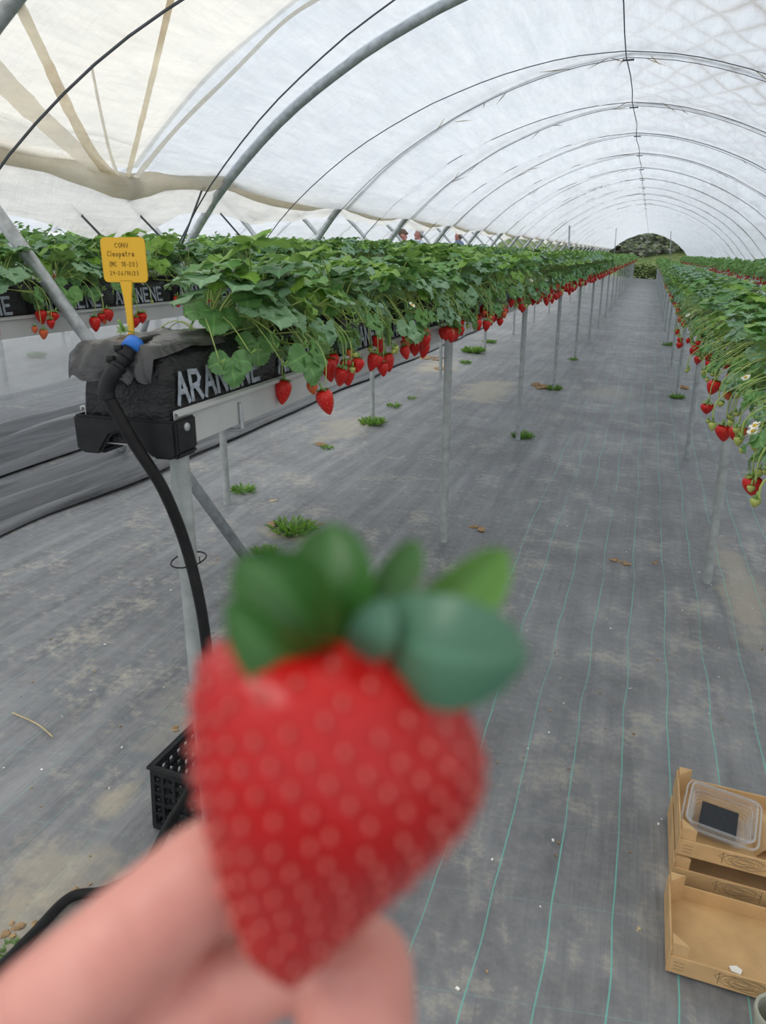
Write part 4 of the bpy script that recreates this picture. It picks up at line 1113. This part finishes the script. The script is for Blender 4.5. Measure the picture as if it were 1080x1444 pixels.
def clod(px_, py_, s, label, mat=M_SOIL, n=6, sq=.35):
    P = gnd(px_, py_); rnd = random.Random(int(px_ * 3 + py_)); mb = MB()
    for k in range(n):
        r = s * rnd.uniform(.15, .35); c = Vector((rnd.uniform(-.5, .5) * s, rnd.uniform(-.5, .5) * s, r * sq * .5))
        vs = []; 
        for i in range(5):
            for j in range(7):
                th = PI * i / 4; ph = 2 * PI * j / 7; q = 1 + .35 * nz(i * 1.3, j * 1.7, k + px_)
                vs.append(c + Vector((math.sin(th) * math.cos(ph) * r * q, math.sin(th) * math.sin(ph) * r * q, math.cos(th) * r * q * sq)))
        mb.add(vs, [(i * 7 + j, i * 7 + (j + 1) % 7, (i + 1) * 7 + (j + 1) % 7, (i + 1) * 7 + j) for i in range(4) for j in range(7)])
    obj('soil_clod' if mat is M_SOIL else 'stone' if mat is M_PEB else 'dead_leaf', mb.mesh('clod', mat, False), loc=(P.x, P.y, ground_z(P.x, P.y)), label=label, cat='soil' if mat is M_SOIL else 'stone' if mat is M_PEB else 'leaf')
clod(880, 794, .06, 'brown clod on the aisle below the right row'); clod(862, 788, .05, 'smaller brown clod left of the aisle clod'); clod(924, 793, .03, 'tiny brown clod right of the aisle clod')
clod(672, 745, .07, 'reddish clod right of the nearest aisle post'); clod(965, 547, .15, 'dry brown clump behind a right-hand post', M_DEAD)
clod(765, 546, .22, 'dry brown soil beside the third left post'); clod(455, 628, .1, 'brown soil crumbs left of the dense round weed')
clod(625, 520, .2, 'brown soil patch under the left row far back'); clod(605, 505, .3, 'flat soil patch beyond the far under-row weeds', n=9, sq=.12)
clod(108, 1258, .03, 'small clods on the fabric left of the fingers'); clod(50, 1302, .03, 'earthy clod near the lower left edge'); clod(20, 1310, .04, 'crumbly soil at the far lower left edge'); clod(246, 1027, .025, 'little clod left of the end post')
clod(88, 1008, .012, 'flat chip of soil left of the crate', M_PEB, 2); clod(154, 1112, .012, 'pale pebble left of the black crate', M_PEB, 2); clod(888, 969, .014, 'grey stone on a green thread', M_PEB, 2); clod(793, 991, .014, 'grey stone left of the thread stone', M_PEB, 2); clod(902, 1310, .016, 'yellowish chip beside the front crate', M_STRAW, 2)
clod(435, 740, .1, 'dark soil under the grassy weed above the berry', M_SOIL, 8, .2); clod(385, 742, .08, 'soil beside the grassy weed above the berry', M_SOIL, 5, .2)
clod(385, 705, .05, 'straw bits near the brace foot', M_STRAW, 3, .15);
mb = MB(); A = gnd(18, 1008); B = gnd(75, 1042); mb.tube(spline([A + Vector((0, 0, .008)), (A + B) / 2 + Vector((.01, .01, .006)), B + Vector((0, 0, .008))], 5), .0025, 5)
obj('dry_twig', mb.mesh('twig', M_STRAW), label='dry bent twig lying left of the black crate', cat='twig')
mb = MB(); rnd = random.Random(77)
for k in range(260):
    x = rnd.uniform(-2.2, 1.2); y_ = rnd.uniform(1.2, 1.2 + 9 * rnd.random() ** .8); s = rnd.uniform(.0015, .0045); z = ground_z(x, y_) + .001; a = rnd.uniform(0, 6)
    M = Matrix.Translation((x, y_, z)) @ Matrix.Rotation(a, 4, 'Z')
    mb.box(-s, s, -s * .7, s * .6, 0, s * .7, 0 if rnd.random() < .45 else 1, M)
obj('scattered_specks', mb.mesh('specks', [M_PETAL, M_SOIL], False, False), label='tiny white petals and soil crumbs scattered over the fabric', cat='debris', kind='stuff')

# ------------------------------------------------------------------ far end: bank, hedge, trees
mb = MB()
def bank(u, v):
    x = -40 + 80 * u; y = 56.5 + 40 * v
    return (x, y, gz(x) * .3 - .1 + 5.2 * max(0, v - .06) ** .7 * (1 + .2 * nz(x * .2, v * 3)) + .15 * nz(x, v * 9))
mb.grid(bank, 60, 20)
obj('grassy_bank', mb.mesh('bank', M_BANK), label='green grassy bank beyond the open end of tunnel', cat='bank', kind='structure')
def leafy(name, x, y, z, rx, rz, mat, label, cat, n=900, leafs=.28, group=None):
    rnd = random.Random(int(x * 31 + y)); t = thing(name, label, cat, (x, y, z), (0, 0, 0), group); mb = MB()
    for k in range(n):
        d = Vector((rnd.gauss(0, 1), rnd.gauss(0, 1), rnd.gauss(0, 1))).normalized() * (rnd.random() ** .35) * (1 + .25 * nz(k * .1, x, 1))
        c = Vector((d.x * rx, d.y * rx, rz + d.z * rz)); M = Matrix.Translation(c) @ Matrix.Rotation(rnd.uniform(0, 6), 4, 'Z') @ Matrix.Rotation(rnd.uniform(-1.2, 1.2), 4, 'X')
        s = leafs * rnd.uniform(.6, 1.3)
        mb.add([M @ Vector(q) for q in ((-s, 0, 0), (0, -s * .6, .02), (s, 0, 0), (0, s * .6, .02))], [(0, 1, 2, 3)])
    obj('foliage', mb.mesh('foliage', mat, True, False), t)
    mb = MB(); mb.tube([(0, 0, -.6), (0, 0, rz)], .12 if rz > 1.5 else .04, 6); obj('trunk', mb.mesh('trunk', M_BARK), t)
for k, x in enumerate((-6.2, -4.4, -2.6, -.9, .9, 2.7, 4.6)):
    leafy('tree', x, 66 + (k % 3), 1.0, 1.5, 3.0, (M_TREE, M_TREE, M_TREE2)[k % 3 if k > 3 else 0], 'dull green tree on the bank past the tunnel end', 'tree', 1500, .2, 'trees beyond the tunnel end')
for k, x in enumerate((-1.3, -.3, .7)):
    leafy('bush', x, 57.2, gz(x) - .1, .75, .55, M_BANK, 'low green bush closing the end of the aisle', 'bush', 500, .1, 'bushes at the end of the aisle')

# ------------------------------------------------------------------ people far off between the left rows
M_HAIR = plain('grey_hair', (.13, .11, .10), .7); M_CAP = plain('brown_cap', (.16, .11, .08), .8); M_SH1 = plain('blue_shirt', (.25, .36, .55), .8); M_SH2 = plain('pale_shirt', (.62, .68, .78), .8); M_SH3 = plain('dark_blue_shirt', (.16, .22, .34), .8); M_TR = plain('dark_trousers', (.05, .055, .07), .85)
def person(px_, py_, X, face, shirt, label, cap=False, lean=0):
    P = onX(px_, py_ - 4, X); gzz = gz(X); s = (P.z - gzz) / 1.60
    t = thing('person', label, 'person', (P.x, P.y, gzz), (0, 0, face))
    V = lambda x, y, z: (x * s, y * s + lean * max(0, z - .9) * s, z * s)
    mb = MB()
    mb.capsule(V(0, -.01, 1.66), V(0, .012, 1.575), .088 * s, .07 * s); mb.capsule(V(0, .045, 1.53), V(0, .04, 1.5), .045 * s, .03 * s); mb.capsule(V(0, -.015, 1.52), V(0, -.02, 1.36), .055 * s, .06 * s)
    mb.capsule(V(0, .095, 1.605), V(0, .085, 1.635), .016 * s, .010 * s)
    for e in (-1, 1): mb.capsule(V(e * .085, -.01, 1.61), V(e * .085, -.01, 1.63), .016 * s, .016 * s)
    mb.capsule(V(0, -.02, 1.36), V(0, 0, .98), .14 * s, .13 * s)
    for e in (-1, 1):
        mb.capsule(V(e * .19, -.02, 1.38), V(e * .24, -.02, 1.10), .05 * s, .042 * s); mb.capsule(V(e * .24, -.02, 1.10), V(e * .22, .12, .88), .042 * s, .03 * s); mb.capsule(V(e * .22, .12, .88), V(e * .21, .18, .80), .035 * s, .025 * s)
        mb.capsule(V(e * .09, 0, .95), V(e * .10, .01, .50), .08 * s, .058 * s); mb.capsule(V(e * .10, .01, .50), V(e * .10, -.01, .08), .055 * s, .04 * s); mb.capsule(V(e * .10, -.02, .045), V(e * .10, .12, .04), .042 * s, .035 * s)
    obj('body', remeshed(mb, 'body', M_SKIN, .014, 3), t)
    mb = MB()
    mb.capsule(V(0, -.02, 1.37), V(0, 0, .98), .155 * s, .145 * s); mb.capsule(V(-.15, -.02, 1.40), V(.15, -.02, 1.40), .075 * s, .075 * s)
    for e in (-1, 1): mb.capsule(V(e * .19, -.02, 1.38), V(e * .235, -.02, 1.12), .066 * s, .058 * s)
    obj('shirt', remeshed(mb, 'shirt', shirt, .018, 3), t)
    mb = MB(); mb.capsule(V(0, 0, .98), V(0, 0, .92), .14 * s, .14 * s)
    for e in (-1, 1): mb.capsule(V(e * .09, 0, .93), V(e * .10, .01, .50), .092 * s, .07 * s); mb.capsule(V(e * .10, .01, .50), V(e * .10, -.01, .10), .068 * s, .06 * s)
    obj('trousers', remeshed(mb, 'trousers', M_TR, .018, 3), t)
    mb = MB()
    mb.capsule(V(0, -.03, 1.685), V(0, -.055, 1.60), .084 * s, .06 * s)
    if cap: mb.capsule(V(-.05, .09, 1.685), V(.05, .09, 1.685), .03 * s, .03 * s); mb.capsule(V(0, 0, 1.70), V(0, -.02, 1.70), .088 * s, .088 * s)
    obj('cap' if cap else 'hair', remeshed(mb, 'hair', M_CAP if cap else M_HAIR, .012, 2), t)
person(568, 339, -5.3, -1.2, M_SH1, 'person in a blue shirt and brown cap standing beyond the left row', True)
person(590, 336, -5.3, 1.9, M_SH2, 'bareheaded person in pale shirt beside the capped one', False)
person(646, 338, -5.3, 1.4, M_SH3, 'farther person in dark shirt right of the other two', False)

# ------------------------------------------------------------------ the strawberry in the hand
hero = thing('held_strawberry', 'large ripe red strawberry held up close to the camera', 'strawberry', at(450, 1150, .155))
HO = hero.location.copy()
def cl(px_, py_, d): return at(px_, py_, d) - HO
TOC = -FW
axis = [(480, 900), (472, 935), (472, 1000), (478, 1050), (478, 1105), (470, 1155), (455, 1205), (436, 1255), (420, 1305), (409, 1352), (410, 1394)]
rad = [70, 168, 197, 205, 198, 180, 152, 119, 86, 50, 4]
tilt = [.16, .16, .13, .10, .06, .03, 0, 0, 0, 0, 0]
AX = spline([(a[0], a[1], r) for a, r in zip(axis, rad)], 5); TI = np.interp(np.linspace(0, 1, len(AX)), np.linspace(0, 1, 11), tilt)
seg = 56; vs = []; K = .155 / FPX
SEEDS = []
for i, a in enumerate(AX):
    for k in range(seg):
        an = 2 * PI * k / seg; c, s = math.cos(an), math.sin(an)
        lump = 1 + .025 * nz(c * 1.6, s * 1.6, i * .12)
        r = a.z * lump
        P = cl(a.x + r * c, a.y + r * c * TI[i], .155) + FW * (s * r * K * .93)
        vs.append(P)
n_r = len(AX)
top = [vs[k] for k in range(seg)]
mb = MB(); mb.add(vs, [(i * seg + k, i * seg + (k + 1) % seg, (i + 1) * seg + (k + 1) % seg, (i + 1) * seg + k) for i in range(n_r - 1) for k in range(seg)] + [tuple(range(seg))])
fm = mb.mesh('flesh', M_HERO)
# dimples and achenes
ga = PI * (3 - math.sqrt(5)); cand = []
ar_ = np.cumsum([a.z for a in AX]); CUM = (ar_ - ar_[0]) / (ar_[-1] - ar_[0])
for q in range(300):
    f = float(np.interp((q + .5) / 300, CUM, np.linspace(0, 1, n_r))) * .93 + .04; an = q * ga
    i = f * (n_r - 1); i0 = int(i); fr = i - i0
    k = an / (2 * PI) * seg % seg; k0 = int(k)
    cand.append(vs[i0 * seg + k0].lerp(vs[min(n_r - 1, i0 + 1) * seg + k0], fr))
cn = np.array([tuple(c) for c in cand])
for v in fm.vertices:
    d2 = ((cn - np.array(v.co)) ** 2).sum(1); m = d2.min()
    v.co -= v.normal * (.0016 * math.exp(-m / (.0017 ** 2)))
obj('flesh', fm, hero)
mb = MB(); nrm = {}
ctr = cl(470, 1090, .155)
for c in cand:
    nv = (c - Vector(ctr)).normalized(); qd = nv.to_track_quat('Z', 'Y').to_matrix().to_4x4()
    mb.lathe([(.0001, .0006), (.0006, .0004), (.0008, 0), (.0005, -.0008)], 6, Matrix.Translation(c + nv * .0003) @ qd @ Matrix.Diagonal((.75, 1.3, 1, 1)))
obj('achenes', mb.mesh('achenes', M_SEED), hero, kind='stuff')
def sepal(b_, t_, width, mat, curl=0.0, cup=.3, db=.150, dt=.150, side=0.0, n=12):
    """b_, t_: base and tip; width in frame px; curl bends it toward the viewer, side bows it"""
    B = cl(b_[0], b_[1], db); T = cl(t_[0], t_[1], dt); ax = T - B; L = ax.length; a = ax.normalized()
    s = a.cross(TOC).normalized(); nrm_ = s.cross(a).normalized(); W = width * .15 / FPX / 2
    mb = MB(); vs = []; uv = []
    for i in range(n + 1):
        u = i / n; w_ = W * (math.sin(PI * min(.997, .10 + .90 * u ** 1.15)) ** .5)
        c = B + ax * u + nrm_ * (curl * L * math.sin(PI * u)) + s * (side * L * math.sin(PI * u))
        for j in range(-4, 5):
            k = j / 4; vs.append(c + s * (k * w_) + nrm_ * (cup * w_ * (k * k - .4))); uv.append((u, k))
    mb.add(vs, [(i * 9 + j, (i + 1) * 9 + j, (i + 1) * 9 + j + 1, i * 9 + j + 1) for i in range(n) for j in range(8)], 0, uv)
    mb.add([q - nrm_ * .0006 for q in vs], [(i * 9 + j, i * 9 + j + 1, (i + 1) * 9 + j + 1, (i + 1) * 9 + j) for i in range(n) for j in range(8)], 0, uv)
    obj('sepal', mb.mesh('sepal', mat, True, False), hero)
sepal((472, 915), (466, 738), 122, M_HCAL1, .12, .55, .152, .158)
sepal((455, 918), (338, 786), 125, M_HCAL1, .15, .5, .150, .150, .10)
sepal((462, 928), (318, 852), 84, M_HCAL1, .25, .6, .146, .138, -.12)
sepal((520, 900), (588, 762), 70, M_HCAL1, .05, .3, .162, .172)
sepal((545, 905), (716, 778), 96, M_HCAL3, .18, .4, .156, .160, .05)
sepal((548, 885), (742, 928), 148, M_HCAL2, .22, -.25, .146, .134, .06)
sepal((510, 925), (545, 845), 60, M_HCAL2, .25, .3, .143, .140)
sepal((500, 915), (420, 800), 90, M_HCAL1, .0, .4, .160, .170)
mb = MB(); mb.tube([cl(500, 930, .152), cl(505, 880, .156), cl(498, 850, .16)], .0022, 8); obj('stem', mb.mesh('stem', M_HCAL3), hero)

# ------------------------------------------------------------------ the hand
mb = MB()
def chain(pts):
    for (a, b_) in zip(pts, pts[1:]): mb.capsule(at(*a[:3]), at(*b_[:3]), a[3], b_[3], 20)
chain([(356, 1188, .170, .0104), (290, 1236, .166, .0116), (200, 1314, .163, .0121), (60, 1432, .163, .0127), (-130, 1690, .185, .0135), (-60, 1960, .205, .017)])       # index
chain([(394, 1362, .173, .0098), (332, 1384, .172, .0114), (245, 1438, .172, .0120), (110, 1572, .175, .0125), (-20, 1790, .19, .0138), (20, 1990, .205, .017)])     # middle
chain([(330, 1610, .180, .0092), (250, 1600, .178, .0105), (150, 1720, .178, .0112), (80, 1850, .195, .0125), (110, 2010, .205, .016)])                              # ring
chain([(380, 1760, .186, .0078), (310, 1740, .184, .0088), (240, 1830, .186, .0094), (180, 1930, .198, .011), (180, 2040, .205, .015)])                              # little
chain([(503, 1372, .1735, .0130), (500, 1450, .171, .0138), (500, 1545, .168, .0128), (440, 1740, .178, .0142), (300, 1960, .195, .018), (150, 2120, .21, .02)])       # thumb
for q in ((-60, 1960), (20, 1990), (110, 2010), (180, 2040), (300, 1960)): mb.capsule(at(q[0], q[1], .205), at(110, 2260, .225), .017, .021, 20)
mb.capsule(at(110, 2260, .225), at(80, 2900, .27), .024, .034, 20)
hand_o = thing('hand', 'hand pinching the big strawberry from below, thumb and fingers', 'hand', at(110, 2260, .225))
me = remeshed(mb, 'hand', M_SKIN, .0011, 5)
# joint creases pressed into the skin
for (cx, cy, dx, dy, wd) in ((205, 1312, .62, .78, .0018), (190, 1326, .62, .78, .0014), (60, 1445, .7, .7, .0018), (505, 1500, 1, .05, .0013)):
    A = at(cx, cy, .160); u_ = (RT * dx - UP * dy).normalized(); t_ = u_.cross(FW).normalized()
    for v in me.vertices:
        d = v.co - A
        if d.length < .02:
            q = d.dot(t_); 
            if abs(q) < .006: v.co += FW * .0010 * math.exp(-(q / wd) ** 2) * (1 if (v.normal.dot(FW) < 0) else 0)
me.transform(Matrix.Translation(-hand_o.location))
obj('skin', me, hand_o)
def nail(px_, py_, d, ax_, nr_, L, W):
    mb = MB(); P0 = at(px_, py_, d); a = ax_.normalized(); s = a.cross(nr_).normalized(); nn = s.cross(a).normalized()
    mb.grid(lambda u, v: P0 + a * (L * (u - .5)) + s * (W * (v - .5)) - nn * (W * 1.1 * (v - .5) ** 2), 5, 6)
    mb.v = [tuple(Vector(v) - hand_o.location) for v in mb.v]
    obj('fingernail', mb.mesh('nail', M_NAIL), hand_o)
nail(508, 1345, .1735 + .0128, UP, FW, .014, .013)
nail(352, 1212, .170 + .0105, at(356, 1208, .17) - at(200, 1332, .163), FW, .012, .011)
